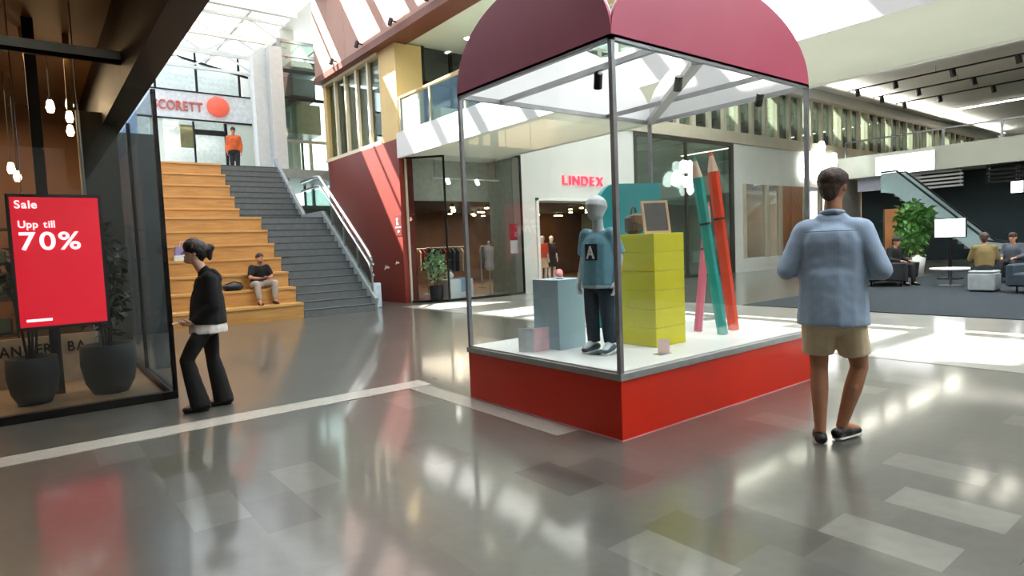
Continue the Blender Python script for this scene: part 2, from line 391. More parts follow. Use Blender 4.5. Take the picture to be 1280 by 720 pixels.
for p in ((560, 65), (585, 47)):
    q = gr(*p, 6.9); t = thing('downlight', 'round white downlight in the soffit above the upper gallery', 'ceiling light', (q.x, q.y, 6.9), group='gallery downlights')
    MB().lathe([(.13, -.02), (.13, 0)], n=16).build('ring', WHITE, t); MB().lathe([(.1, -.03), (.1, -.02)], n=16).build('lamp', SCRN, t)
dg = thing('window_4', None, None); struct(dg, 'dark glazing at the back of the upper gallery')
bx('pane', GLASSD, dg, 8.75, 12.6, 14.9, 14.93, 4.5, 6.88)
for x in (8.8, 9.7, 10.6, 11.5, 12.5): bx('mullion', DARK, dg, x, x+.07, 14.85, 14.95, 4.45, 6.9)
bx('transom', DARK, dg, 8.75, 12.6, 14.85, 14.95, 5.9, 5.98)
struct(bx('wall_gallery_room', mat('dim_room', '#37332e', .8), None, 8.8, 12.7, 17.2, 17.3, 4.4, 6.9))
# ================================================================== footbridge / gallery slab (runs overhead from the fashion shop towards the right)
br = thing('footbridge', 'pale upper walkway with sunlit white edge and glass balustrade crossing overhead', 'walkway', (0, 0, 0))
bx('slab', SOFT, br, 7.95, 10.5, -8, 14.75, 3.86, 4.3)
bx('fascia', mat('white_fascia', '#d6d6d4', .5, var=.02), br, 7.85, 7.95, -8, 14.75, 3.83, 4.47)
bx('fascia', MATS['white_fascia'], br, 10.5, 10.57, -8, 13.9, 3.83, 4.47)
for i in range(15):
    y1 = 14.6-i*1.5; bx('pane', GLASSG, br, 7.93, 7.945, y1-1.45, y1, 4.47, 5.3); bx('post', TAN, br, 7.91, 7.97, y1-.03, y1+.03, 4.3, 5.35)
bx('handrail', mat('rail_wood', '#b59a6a', .4), br, 7.9, 7.99, -8, 14.7, 5.33, 5.39)
# ================================================================== long shop facade, plane y = 14
fa = thing('wall_facade', None, None); struct(fa, 'pale shop facade with a row of upper windows')
Y0, Y1 = 14.0, 14.35
for a in ((11.35, 11.9, 0, 3.98), (8.78, 16.3, 3.98, 5.1), (11.9, 16.3, 2.75, 3.98), (15.9, 16.3, 0, 2.75), (22.15, 22.8, 0, 5.1), (22.8, 31, 3.55, 5.1), (22.8, 31, 0, .55), (31, 60, 0, 5.1)):
    bx('wall_panel', FACADE, fa, a[0], a[1], Y0, Y1, a[2], a[3])
bx('band', TAN, fa, 10.6, 60, Y0-.06, Y1, 5.1, 5.55)
bx('upper_wall', WHITE, fa, 10.6, 60, Y0, Y1, 7.55, 8.4)
bx('band', TAN, fa, 10.6, 60, Y0-.05, Y1, 7.45, 7.55)
for i in range(48):
    x = 12.8+i*.98
    bx('mullion', TAN, fa, x-.09, x+.09, Y0-.04, Y1, 5.55, 7.45)
    if i < 47: bx('pane', GLASSD if i % 3 else GLASSG, fa, x+.09, x+.89, Y0+.1, Y0+.12, 5.55, 7.45)
struct(bx('wall_behind_windows', mat('office_inside', '#8d8d80', .7), None, 12.9, 60, 15.9, 16, 5.1, 8.4))
cv = thing('cove_light', 'long bright cove light along the top of the shop facade', 'light strip'); cv.location = (11.2, 13.9, 8.22)
bx('diffuser', mat('cove_glow', '#fffaf0', .5, var=.01, emit=22), cv, 0, 45, -.3, -.02, -.1, -.06); bx('housing', WHITE, cv, 0, 45, -.34, .1, -.2, -.1)
# ---- fashion shop with red letters
fs = thing('window_5', None, None); struct(fs, 'fashion shop display window with angled end pane')
bx('frame', DARK, fs, 8.76, 11.38, 13.97, 14.02, 3.94, 4.0); bx('frame', DARK, fs, 11.33, 11.38, 13.97, 14.02, 0, 3.94); bx('frame', DARK, fs, 8.8, 11.33, 13.97, 14.02, 0, .07)
bx('frame', DARK, fs, 8.76, 8.8, 13.97, 14.01, 0, 3.94); bx('pane', GLASSB, fs, 8.8, 11.33, 13.99, 14.0, .07, 3.94)
MB().prism([(8.08, 14.72, .05), (8.77, 14.0, .05), (8.77, 14.0, 3.84), (8.08, 14.72, 3.84)], (.008, .008, 0)).build('pane', GLASSB, fs)
for z in (.03, 3.84): MB().bar((8.05, 14.74, z), (8.77, 14.0, z), .05, .06).build('frame', DARK, fs)
MB().bar((8.06, 14.73, 0), (8.06, 14.73, 3.85), .05, .05).build('frame', TAN, fs)
SHOPB = mat('shop_brown', '#5a4030', .7, var=.2, scale=2)
struct(bx('floor_shop', mat('brown_floor', '#6b5443', .35, var=.12, scale=2), None, 8.9, 22, 14.4, 22.5, 0, .006))
struct(bx('wall_shop_back', SHOPB, None, 8, 22.2, 22.5, 22.7, 0, 3.2)); struct(bx('ceiling_shop', mat('shop_dark_ceiling', '#2a211b', .8), None, 9, 22.1, 15.8, 22.6, 2.9, 3.0))
struct(bx('wall_bulkhead', mat('bulkhead', '#b9bdae', .6), None, 8.8, 22.1, 15.7, 15.8, 2.82, 5.1))
struct(bx('wall_shop_side', mat('shop_side', '#a9b0a4', .6), None, 22.1, 22.3, 14.36, 22.5, 0, 5.1))
struct(bx('wall_shop_side', MATS['shop_side'], None, 11.4, 11.5, 14.36, 15.6, 0, 3.98))
struct(bx('ceiling_display', WHITE, None, 8.9, 11.5, 14.4, 15.7, 4.0, 4.05))
sg = thing('shop_sign', 'red raised letters on the pale wall over the fashion shop entrance', 'sign', (13.0, 13.97, 3.22))
REDL = mat('red_letter', '#ff3b57', .4, var=.03, emit=1.1)
BOLD[0] = .004
write('LINDEX', .40, REDL, sg, (0, 0, 0), (1, 0, 0), (0, 0, 1), 1.85, .05, gap=.22)
BOLD[0] = .016
bx('frame', WHITE, fs, 11.9, 12.0, 13.96, 14.02, 0, 2.8); bx('frame', WHITE, fs, 11.9, 15.9, 13.96, 14.02, 2.72, 2.8)
random.seed(3)
for i in range(46):
    x = 9.6+random.random()*11.8; y = 16.2+random.random()*5.6
    t = thing('shop_downlight', 'small warm downlight in the dark ceiling of the fashion shop', 'ceiling light', (x, y, 2.9), group='fashion shop downlights')
    MB().lathe([(.05, -.12), (.055, 0)], n=10).build('can', BLACK, t); MB().lathe([(.075, -.15), (.075, -.12)], n=10).build('lamp', WARM, t)
area('fashion_shop_light', (14, 18.5, 2.75), 7, 4, 330, (1, .78, .55))
t = thing('track_light', 'white light track across the fashion display window', 'track light', (8.95, 14.9, 3.35)); bx('track', WHITE, t, 0, 2.3, -.02, .02, 0, .04); 
for x in (.5, 1.5): MB().tube([(x, 0, 0), (x, -.08, -.12)], .05).build('lamp_head', SCRN, t)
for x in (.1, 2.2): MB().tube([(x, 0, .04), (x, 0, .65)], .008, 6).build('hanger', STEEL, t)
# big dark-framed window
bw = thing('window_6', None, None); struct(bw, 'large dark-framed green window of the fashion shop')
DKG = mat('dark_bronze', '#3a352c', .4, .4)
for a in ((16.3, 16.42, 0, 5.08), (21.95, 22.15, 0, 5.08), (16.42, 21.95, 4.96, 5.08), (16.42, 21.95, 0, .1), (19.1, 19.18, .1, 4.96)): bx('frame', DKG, bw, a[0], a[1], 13.95, 14.05, a[2], a[3])
for a, b in ((16.42, 19.1), (19.18, 21.95)): bx('pane', GLASSG, bw, a, b, 13.99, 14.01, .1, 4.96)
# ---- shop with white cloud sign
s2 = thing('window_7', None, None); struct(s2, 'shop window with tan mullions under a blank pale sign band')
for x in (22.8, 24.5, 25.6, 27.6, 29.2, 30.8): bx('mullion', TAN, s2, x, x+.22, 13.95, 14.1, .55, 3.55)
for a, b in ((23.02, 24.5), (24.72, 25.6), (27.82, 29.2), (29.42, 30.8)): bx('pane', GLASSB, s2, a, b, 14.02, 14.03, .55, 3.55)
struct(bx('wall_next_shop', mat('next_shop_wall', '#a88f76', .7, var=.15, scale=1), None, 22.4, 31.5, 16.9, 17.0, 0, 3.6)); struct(bx('ceiling_next_shop', WHITE, None, 22.4, 31.5, 14.4, 17, 3.55, 3.6))
dr = thing('door_2', None, None); struct(dr, 'brown wooden sliding door beside the tan shop window')
bx('leaf', wood('door_wood', '#8a5a3c', '#a9734e', axis=(8, 8, 1)), dr, 25.82, 26.6, 14.0, 14.06, .02, 3.55); bx('leaf', MATS['door_wood'], dr, 26.63, 27.6, 14.0, 14.06, .02, 3.55); bx('handle', STEEL, dr, 26.5, 26.54, 13.95, 14, 1, 1.6)
area('next_shop_light', (27, 15.6, 3.4), 6, 1.5, 60, (1, .85, .7))
def cloud_sign(loc, s, seed, label, n=15):
    rr = random.Random(seed); t = thing('cloud_sign', label, 'sign', loc)
    for i in range(n):
        a = rr.random()*6.28; d = (rr.random()**.6)*.72*s; r = s*(.16+.2*rr.random()); x = math.cos(a)*d*1.8; z = math.sin(a)*d*.9
        pts = [(x+math.cos(2*math.pi*k/7)*r*(.8+.4*rr.random()), -.09-.004*i, z+math.sin(2*math.pi*k/7)*r*(.8+.4*rr.random())) for k in range(7)]
        MB().prism(pts, (0, .05, 0)).build('petal', mat('sign_white', '#ffffff', .5, var=.01, emit=3), t)
    MB().bar((0, -.05, 0), (0, .1, 0), .1, .1).build('bracket', STEEL, t)
cloud_sign((28.6, 13.9, 4.75), 1.35, 4, 'big glowing white cloud-shaped emblem on the pale sign band', 17)
cloud_sign((18.95, 13.93, 3.55), .75, 9, 'small white cloud shape on the dark-framed green window', 11)  # smaller copy of the white cloud shape, set on the green window
# ================================================================== grandstand stairs
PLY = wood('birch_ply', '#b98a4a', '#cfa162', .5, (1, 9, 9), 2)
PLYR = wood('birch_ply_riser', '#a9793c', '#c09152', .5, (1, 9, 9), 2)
STEP = mat('grey_stone_step', '#5d6263', .6, var=.1, scale=9)
gs = thing('grandstand_stairs', 'wide stairs of birch seating tiers beside grey stone steps', 'stairs', (0, 0, 0))
XL, XM, XR = 2.1, 4.75, 6.45
prof = []; y = 13.6; z = 0; 
def flight(y, z, n, run, rise, sub):
    for i in range(n):
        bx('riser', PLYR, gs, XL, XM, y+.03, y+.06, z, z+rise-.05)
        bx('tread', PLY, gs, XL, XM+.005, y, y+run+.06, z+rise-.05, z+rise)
        bx('tier_core', mat('tier_dark', '#4a3520', .8), gs, XL, XM-.02, y+.06, y+run+.03, 0, z+rise-.05)
        for j in range(sub):
            bx('step', STEP, gs, XM+.005, XR, y+run*j/sub, y+run*(j+1)/sub+.02, 0 if j+i == 0 else z-.2, z+rise*(j+1)/sub)
            bx('nosing', mat('dark_nosing', '#3b3f40', .6), gs, XM+.005, XR, y+run*j/sub-.006, y+run*j/sub+.03, z+rise*(j+1)/sub-.025, z+rise*(j+1)/sub+.003)
        y += run; z += rise
    return y, z
y, z = flight(13.6, 0, 7, .45, 2.4/7, 2)
bx('landing', PLY, gs, XL, XM+.005, y, 18.3, 2.3, 2.4); bx('landing', STEP, gs, XM+.005, XR, y, 18.3, 2.2, 2.4)
y, z = flight(18.25, 2.4, 5, .42, .36, 2)
bx('side_wall', mat('grey_stringer', '#8b9294', .5), gs, XR+.1, XR+.14, 13.8, 20.4, 0, .12)
MB().prism([(XR, 13.75, 0), (XR, 20.4, 0), (XR, 20.4, 4.5), (XR, 18.1, 2.58), (XR, 16.65, 2.58), (XR, 13.6, .3)], (.1, 0, 0)).build('stringer', MATS['grey_stringer'], gs)
struct(bx('floor_upper', mat('upper_floor_edge', '#8b8d8a', .5), None, -6, 8.9, 20.36, 29, 3.9, 4.2))
struct(bx('wall_under_stairs', mat('dark_grey_cladding', '#3f4443', .5, var=.1), None, -6, 2.08, 13.62, 13.75, 0, 3.8))
struct(bx('wall_reflection', mat('blue_reflection', '#9dbbe0', .5, var=.04), None, -6, 2.95, 22.0, 22.2, 4.2, 9.3))  # added wall; its blue stands in for the reflection in the side glass
rl = thing('stair_railing', 'glass stair railing with two bright steel handrails beside the grey steps', 'railing', (0, 0, 0))
xx = XR+.06
def zs(y): return max(0, (y-13.6)*(2.4/3.15)) if y < 16.75 else 2.4
for dz, wd in ((1.12, .045), (.86, .035)):
    MB().tube([(xx, 13.75, zs(13.75)+dz-.15), (xx, 13.95, zs(13.95)+dz), (xx, 16.75, 2.4+dz), (xx, 17.1, 2.4+dz+.03), (xx, 18.2, 2.4+dz)], wd, 8).build('handrail', CHROME, rl, True)
for i in range(4):
    a = 13.85+i*.76; b = a+.7
    MB().prism([(xx, a, zs(a)+.12), (xx, b, zs(b)+.12), (xx, b, zs(b)+.8), (xx, a, zs(a)+.8)], (.012, 0, 0)).build('pane', GLASSG, rl)
    MB().bar((xx+.005, a-.03, zs(a)), (xx+.005, a-.03, zs(a)+1.1), .04, .04, (1, 0, 0)).build('post', STEEL, rl)
bx('pane', GLASSG, rl, xx, xx+.012, 16.85, 18.1, 2.5, 3.2)
tag(MB().box(6.62, 7.0, 14.35, 14.55, 0, .62, .02).build('bin_box', mat('pale_blue_panel', '#b9cbd8', .4)), 'pale blue upright box at the foot of the stair railing', 'bin')
# ---- lift tower
lt = thing('lift_tower', 'glass lift tower with a tall pale concrete slab behind the stairs', 'lift', (0, 0, 0))
MB().prism([(6.15, 20.9, 4.2), (6.15, 20.9, 7.9), (6.6, 20.9, 8.25), (6.85, 20.9, 8.15), (6.85, 20.9, 4.2)], (0, .35, 0)).build('slab', mat('pale_concrete', '#c3c6c6', .6, var=.05), lt)
bx('slab', MATS['pale_concrete'], lt, 6.55, 6.95, 20.5, 20.9, 0, 8.1)
for x in (7.0, 8.5):
    for yy in (20.9, 22.6): bx('post', STEEL, lt, x-.05, x+.05, yy-.05, yy+.05, 0, 8.5)
for z in (4.2, 5.2, 6.6, 7.5, 8.0, 8.45):
    bx('beam', DARK if z in (6.6, 7.5) else STEEL, lt, 7.0, 8.5, 20.86, 20.94, z-.05, z+.05)
for x in (7.05, 7.8, 8.45): MB().bar((x, 20.9, 8.45), (x, 22.6, 8.45), .06, .06).build('beam', STEEL, lt)
for a, b in ((.1, 4.15), (4.25, 5.15), (5.25, 6.55), (6.65, 7.45), (7.55, 8.4)): bx('pane', GLASSG, lt, 7.06, 8.44, 20.9, 20.91, a, b)
bx('machine', mat('lift_machine', '#3b3f3f', .6), lt, 7.2, 8.3, 21.3, 22.2, 6.7, 7.4); bx('machine', MATS['lift_machine'], lt, 7.5, 8.35, 21.2, 22.2, 7.55, 7.95)
bx('lift_car', mat('lift_car', '#7d8483', .4, .4), lt, 7.15, 8.35, 21.1, 22.4, 5.5, 6.5)
for x in (7.4, 8.1): bx('guide_rail', DARK, lt, x-.03, x+.03, 22.3, 22.4, 0, 7)
# ---- upper shop at the head of the stairs
us = thing('window_8', None, None); struct(us, 'white shop front and glazed gable at the head of the stairs')
yb = 27.0
bx('sign_band', mat('sign_band_white', '#dedfdf', .5), us, 2, 7.7, yb-.15, yb+.1, 6.85, 7.9)
for x in (4.3, 5.75, 7.35): bx('mullion', DARK, us, x-.04, x+.04, yb-.04, yb+.04, 7.9, 9.45)
for a, b in ((2.0, 4.26), (4.34, 5.71), (5.79, 7.31)): bx('pane', GLASSB, us, a, b, yb-.01, yb+.01, 7.9, 9.45)
bx('rail', DARK, us, 2, 7.7, yb-.18, yb-.1, 6.8, 6.86); bx('rail', DARK, us, 2, 7.7, yb-.18, yb-.1, 7.88, 7.93)
MB().bar((3.5, yb, 9.55), (7.7, yb, 8.75), .08, .08).build('rail', DARK, us)
bx('pier', SOFT, us, 4.0, 4.45, yb-.1, yb+.1, 4.2, 6.8); bx('pier', SOFT, us, 6.75, 7.7, yb-.1, yb+.1, 4.2, 6.8)
for a, b in ((4.45, 5.5), (5.56, 6.65)): bx('pane', GLASSB, us, a, b, yb-.01, yb+.01, 4.2, 6.8)
bx('mullion', DARK, us, 5.5, 5.56, yb-.05, yb+.05, 4.2, 6.8); bx('mullion', DARK, us, 6.65, 6.75, yb-.06, yb+.06, 4.2, 6.8); bx('transom', DARK, us, 5.56, 6.65, yb-.05, yb+.05, 6.3, 6.5)
struct(bx('wall_upper_shop', mat('bright_shop_wall', '#e6e6de', .6), None, 2, 8, 29, 29.2, 4.2, 9.6))
struct(bx('wall_upper_side', WHITE, None, 7.7, 8.2, 22.8, 29, 4.2, 9.5))
bx('panel', mat('ochre_panel', '#9a8a52', .6), us, 5.2, 5.75, 27.8, 27.9, 5.9, 6.8)
sb = thing('ball_sign', 'coral red lettering and a coral ball on the white band above the upper shop', 'sign', (4.15, yb-.17, 7.2))
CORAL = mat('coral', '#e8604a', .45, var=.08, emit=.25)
write('SCORETT', .5, mat('faded_red', '#c8605c', .5), sb, (0, -.02, -.05), (1, 0, 0), (0, 0, 1), 1.75, .06)
MB().ball((2.28, -.06, .2), .42, .2, .4, 20, 12).build('ball', CORAL, sb, True)
area('upper_shop_light', (5.5, 28.2, 6.7), 3, 1, 25, (1, 1, 1))
for i in range(3):
    t = thing('display_table', 'low white display table behind the upper shop glass', 'table', (4.7+i*.75, 27.9, 4.2), group='upper shop tables')
    bx('top', WHITE, t, -.3, .3, -.25, .25, .85, .9)
    for sx in (-.26, .26):
        for sy in (-.2, .2): bx('leg', STEEL, t, sx-.02, sx+.02, sy-.02, sy+.02, 0, .85)
# ================================================================== dark-glass shop on the left
YG = 7.0; XC = 1.1
BRN = mat('brown_shop_wall', '#7a4f2c', .6, var=.15, scale=1.5)
w1 = thing('window_1', None, None); struct(w1, 'tall frameless shop front with dark top and bottom rails')
bx('bottom_rail', DARK, w1, -9, XC, YG-.04, YG+.04, 0, .075)
bx('top_rail', WHITE, w1, -9, XC-.05, YG-.03, YG+.02, 3.30, 3.38); bx('top_rail', DARK, w1, -9, XC-.26, YG-.02, YG+.02, 3.26, 3.30)
for a, b in ((-8.9, -5.6), (-5.57, -2.9), (-2.87, -.62), (-.617, XC-.03)): bx('pane', GLASSB, w1, a, b, YG-.006, YG+.006, .075, 3.26)
struct(MB().box(.13, .23, 8.2, 8.3, .006, 3.95).build('wall_slim_pier', DARK))
bx('corner_post', DARK, w1, XC-.03, XC+.01, YG-.03, YG+.02, 0, 3.06)
w2 = thing('window_2', None, None); struct(w2, 'glass side wall of the dark shop, along the atrium')
for a, b in ((7.04, 8.8), (8.83, 10.6), (10.63, 12.4)): bx('pane', GLASSB, w2, XC-.02, XC-.01, a, b, .075, 3.06)
bx('bottom_rail', DARK, w2, XC-.05, XC+.01, 7.02, 12.4, 0, .075)
for y in (8.8, 10.6, 12.4): bx('mullion', DARK, w2, XC-.04, XC, y, y+.03, .07, 3.06)
tr = struct(bx('trim_fascia', mat('black_fascia', '#17130f', .5, var=.2), None, XC-.26, XC-.04, -3, 13, 3.06, 4.3), 'deep black canopy edge over the shop')
struct(bx('ceiling_canopy', mat('brown_soffit', '#6a4628', .55, var=.2, scale=.8), None, -11.9, XC-.26, -3, 15, 3.95, 4.1))
struct(bx('wall_shop_rear', BRN, None, -11.9, .9, 12.6, 12.8, 0, 3.95)); struct(bx('wall_shop_pier', BRN, None, .9, XC+.1, 12.45, 12.9, 0, 3.95))
struct(bx('floor_boutique', mat('warm_tile', '#8a6f52', .3, var=.1, scale=3), None, -9, 1.04, 7.05, 12.5, 0, .006))
area('boutique_light', (-1.5, 10, 3.7), 4, 3, 150, (1, .66, .36))
d1 = struct(MB().box(.62, .98, 9.0, 9.06, 0.01, 3.2).build('door_1', mat('dark_olive_panel', '#3b3a30', .5)), 'tall dark olive panel door inside the boutique')
bx('edge', mat('pale_edge', '#a79a86', .5), d1, .58, .62, 8.98, 9.06, .01, 3.2); bx('handle', STEEL, d1, .68, .71, 8.95, 9, 1, 1.3)
# slanting wooden battens and pendants
BAT = wood('pale_batten', '#a67a45', '#c49a60', .5, (9, 9, 1), 3)
for k, (p, q, lab) in enumerate((((28, 58), (52, 165), 'pale wooden batten slanting down across the boutique ceiling'), ((83, 66), (88, 138), 'short pale wooden batten hanging upright in the boutique'))):
    a = onY(*p, 8.6); b = onY(*q, 8.6); a.z = 3.95; tag(MB().bar(a, b, .06, .05, (0, 1, 0)).build('wooden_batten', BAT), lab, 'batten')
for k, (p) in enumerate(((63, 135), (87, 132), (87, 148), (88, 165), (14, 212), (22, 222))):
    q = onY(*p, 9.2+.35*k); t = thing('pendant_lamp', 'small glowing glass pendant lamp in the brown boutique', 'pendant lamp', (q.x, q.y, q.z), group='boutique pendants')
    MB().tube([(0, 0, .08), (0, 0, 3.95-q.z)], .006, 6).build('cord', BLACK, t); MB().lathe([(.012, .1), (.03, .08), (.045, .0), (.03, -.05)], n=12).build('shade', WARM, t, True)
    MB().lathe([(.02, .09), (.02, .12)], n=8).build('cap', BLACK, t)
# ---- digital screen
c0 = onY(10, 246, 7.5); c1 = onY(133, 402, 7.5)
x0, x1, z0, z1 = -.09, .605, .80, 2.04
ds = thing('digital_screen', 'red advertising screen announcing a sale, hung behind the shop glass', 'screen', (x0, 7.5, z0))
Wd, Hd = x1-x0, z1-z0
bx('bezel', BLACK, ds, -.03, Wd+.03, 0, .06, -.03, Hd+.03)
bx('display', mat('screen_red', '#e0142a', .5, var=.01, emit=.75), ds, 0, Wd, -.006, 0, 0, Hd)
SW = mat('screen_white', '#fff4f2', .5, var=.01, emit=1.0)
write('Sale', .105, SW, ds, (.035, -.01, Hd-.105), (1, 0, 0), (0, 0, 1), .18, .004)
write('Upp till', .095, SW, ds, (.05, -.01, Hd-.29), (1, 0, 0), (0, 0, 1), .29, .004)
write('70%', .24, SW, ds, (.05, -.01, Hd-.50), (1, 0, 0), (0, 0, 1), .5, .004)
bx('small_print', SW, ds, .05, .25, -.01, -.006, .05, .075)
for x in (.1, Wd-.1): MB().tube([(x, .03, Hd+.03), (x, .03, 3.95-z0)], .006, 6).build('cable', STEEL, ds)
# ---- planters with dark foliage
def foliage(n, rx, rz, zc, seed, leaf=.09):
    rr = random.Random(seed); mb = MB()
    for i in range(n):
        while True:
            p = Vector((rr.uniform(-1, 1), rr.uniform(-1, 1), rr.uniform(-1, 1)))
            if p.length < 1: break
        p = Vector((p.x*rx, p.y*rx, zc+p.z*rz)); d = Vector((rr.gauss(0, 1), rr.gauss(0, 1), rr.gauss(.2, .7))).normalized(); s = d.cross(Vector((rr.random(), rr.random(), 1))).normalized()*leaf*.28; L = leaf*(.7+.7*rr.random())
        mb.add([p, p+d*L*.5+s, p+d*L-Vector((0, 0, L*.15)), p+d*L*.5-s], [(0, 1, 2, 3)])
    return mb
LEAFD = mat('dark_leaf', '#1f2a1a', .5, var=.3); LEAFG = mat('green_leaf', '#5f8f4a', .5, var=.3); LEAFP = mat('pale_leaf', '#9db98a', .5, var=.2)
SOIL = mat('soil', '#2a1f17', .9, var=.2, scale=30)
def planter(loc, r, h, pm, label, fol, stem=.7, bowl=True):
    t = thing('potted_plant', label, 'plant', loc)
    prof = [(r*.62, 0), (r*.86, h*.22), (r, h*.6), (r*.97, h), (r*.88, h), (r*.86, h*.9)] if bowl else [(r*.8, 0), (r, h), (r*.9, h), (r*.88, h*.9)]
    MB().lathe(prof, n=22).build('pot', pm, t, True); MB().lathe([(r*.86, h*.86), (r*.86, h*.91)], n=16).build('soil', SOIL, t)
    for k in range(4):
        a = k*1.7; MB().tube([(.03*math.cos(a), .03*math.sin(a), h*.88), (.07*math.cos(a), .07*math.sin(a), h+stem*.5), (.14*math.cos(a), .14*math.sin(a), h+stem)], [.014, .011, .006], 6).build('stem', SOIL, t)
    fo = fol.build('foliage', fol.m, t); fo['kind'] = 'stuff'
    return t
f = foliage(500, .21, .62, 1.2, 1, .12); f.m = LEAFD; planter((.62, 7.87, .006), .26, .52, mat('black_pot', '#0b0d0e', .7), 'larger black bowl planter with tall dark shrub below the red screen', f, .9)
f = foliage(260, .19, .35, 1.2, 2, .11); f.m = LEAFD; planter((-.03, 7.85, .006), .22, .47, MATS['black_pot'], 'smaller round black planter with thin-stemmed dark plant below the red screen', f, .75)
lb = thing('lettered_board', 'pale low board with dark capital letters inside the boutique', 'sign', (-.42, 9.0, .006))
bx('board', mat('pale_board', '#b99a76', .6), lb, 0, 1.0, 0, .04, 0, .56); write('AN BERR BA', .17, DARK, lb, (.1, -.012, .36), (1, 0, 0), (0, 0, 1), .82, .01)
# shelving with bags at the back of the boutique
for k in range(3):
    t = thing('display_shelf', ['dark shelf rack with lit goods near the boutique window', 'dark shelf rack with lit goods in the middle of the boutique', 'dark shelf rack with lit goods deepest in the boutique'][k], 'shelf', (-1.9+.95*k, 10.4+.8*k, .006))
    for z in (.4, .9, 1.4, 1.9): bx('shelf', mat('dark_shelf', '#2a1d14', .6), t, 0, .8, 0, .35, z, z+.03)
    for sx in (0, .77): bx('upright', MATS['dark_shelf'], t, sx, sx+.03, 0, .35, 0, 2.0)
    for z in (.43, .93, 1.43):
        for j in range(3):
            h = .15+.12*random.random(); g = bx('handbag', mat('bag_%d' % ((j+k) % 4), ['#6b3b22', '#a8906a', '#7d1f22', '#3d4a3a'][(j+k) % 4], .5), None, 0, .17, 0, .14, 0, h, bev=.02)
            g.location = (-1.9+.95*k+.06+.25*j, 10.5+.8*k, z+.006); tag(g, ['brown leather bag', 'sand canvas bag', 'wine red bag', 'moss green bag'][(j+k) % 4]+' on the '+{.43: 'low', .93: 'middle', 1.43: 'top'}[z]+' shelf of the '+['window', 'middle', 'deepest'][k]+' boutique rack', 'bag', 'bags on the boutique shelves')
# ================================================================== display case (vitrine)
VX0, VX1, VY0, VY1 = 3.16, 5.82, 2.88, 4.75; VR = .49; VT = 2.75
vt = thing('display_case', 'glass display case with scarlet plinth and four arched crimson gables', 'display case', (VX0, VY0, 0))
LX, LY = VX1-VX0, VY1-VY0
SCAR = mat('scarlet_panel', '#e0290f', .35, var=.03, scale=2); CRIM = mat('crimson_panel', '#b84c66', .5, var=.03, scale=1.5); INW = mat('gable_lining', '#e6e5e6', .5, var=.02)
bx('plinth_panel', SCAR, vt, 0, LX, 0, .02, .006, .43); bx('plinth_panel', SCAR, vt, 0, .02, .02, LY, .006, .43); bx('plinth_panel', SCAR, vt, LX-.02, LX, .02, LY, .006, .43); bx('plinth_panel', SCAR, vt, .02, LX-.02, LY-.02, LY, .006, .43)
bx('toe_line', mat('pink_toe', '#cc9999', .4), vt, -.006, LX+.006, -.006, LY+.006, 0, .012)
bx('rim', mat('grey_rim', '#a9abab', .35, .5), vt, -.012, LX+.012, -.012, LY+.012, .43, .475); bx('deck', mat('white_deck', '#e2e2df', .35, var=.02), vt, .012, LX-.012, .012, LY-.012, .475, VR)
POST = mat('grey_profile', '#96969a', .35, .6)
for x, y in ((0, 0), (LX-.034, 0), (0, LY-.034), (LX-.034, LY-.034)): bx('corner_post', POST, vt, x, x+.034, y, y+.034, .475, VT)
for a in ((0, LX, 0, .035), (0, LX, LY-.035, LY)): bx('top_rail', POST, vt, *a, VT-.02, VT+.02)
for a in ((0, .035, .035, LY-.035), (LX-.035, LX, .035, LY-.035)): bx('top_rail', POST, vt, *a, VT-.02, VT+.02)
for a in ((.04, LX-.04, .012, .02), (.04, LX-.04, LY-.02, LY-.012)): bx('pane', GLASS, vt, *a, .485, VT-.02)
for a in ((.012, .02, .04, LY-.04), (LX-.02, LX-.012, .04, LY-.04)): bx('pane', GLASS, vt, *a, .485, VT-.02)
def arch(L, h, n=40): return [(L/2-math.cos(math.pi*i/n)*L/2, math.sin(math.pi*i/n)**.92*h) for i in range(n+1)]
GH = .67
for k in range(4):
    L = LX if k % 2 == 0 else LY
    pts = arch(L, GH)
    P = {0: lambda u, v: (u, 0, VT+v), 2: lambda u, v: (u, LY, VT+v), 1: lambda u, v: (0, u, VT+v), 3: lambda u, v: (LX, u, VT+v)}[k]
    d = {0: (0, .025, 0), 2: (0, -.025, 0), 1: (.025, 0, 0), 3: (-.025, 0, 0)}[k]
    g = MB().prism([P(*p) for p in pts], d).build('gable', CRIM, vt)
    dd = Vector(d); MB().prism([Vector(P(p[0], p[1]*.995+.0005))+dd*1.02 for p in pts], dd*.3).build('lining', INW, g)
for x, w in ((.46, .045), (1.9, .035)): bx('roof_bar', POST, vt, x, x+w, .03, LY-.03, VT-.02, VT+.02)
MB().bar((LX-.05, LY-.05, VT), (1.02, .05, VT), .09, .05).build('roof_bar', POST, vt)
for x, y in ((1.15, .32), (.5, .6), (2.35, .3)):
    MB().tube([(x, y, VT-.03), (x+.04, y+.05, VT-.13)], .035, 10).build('spotlight', DARK, vt)
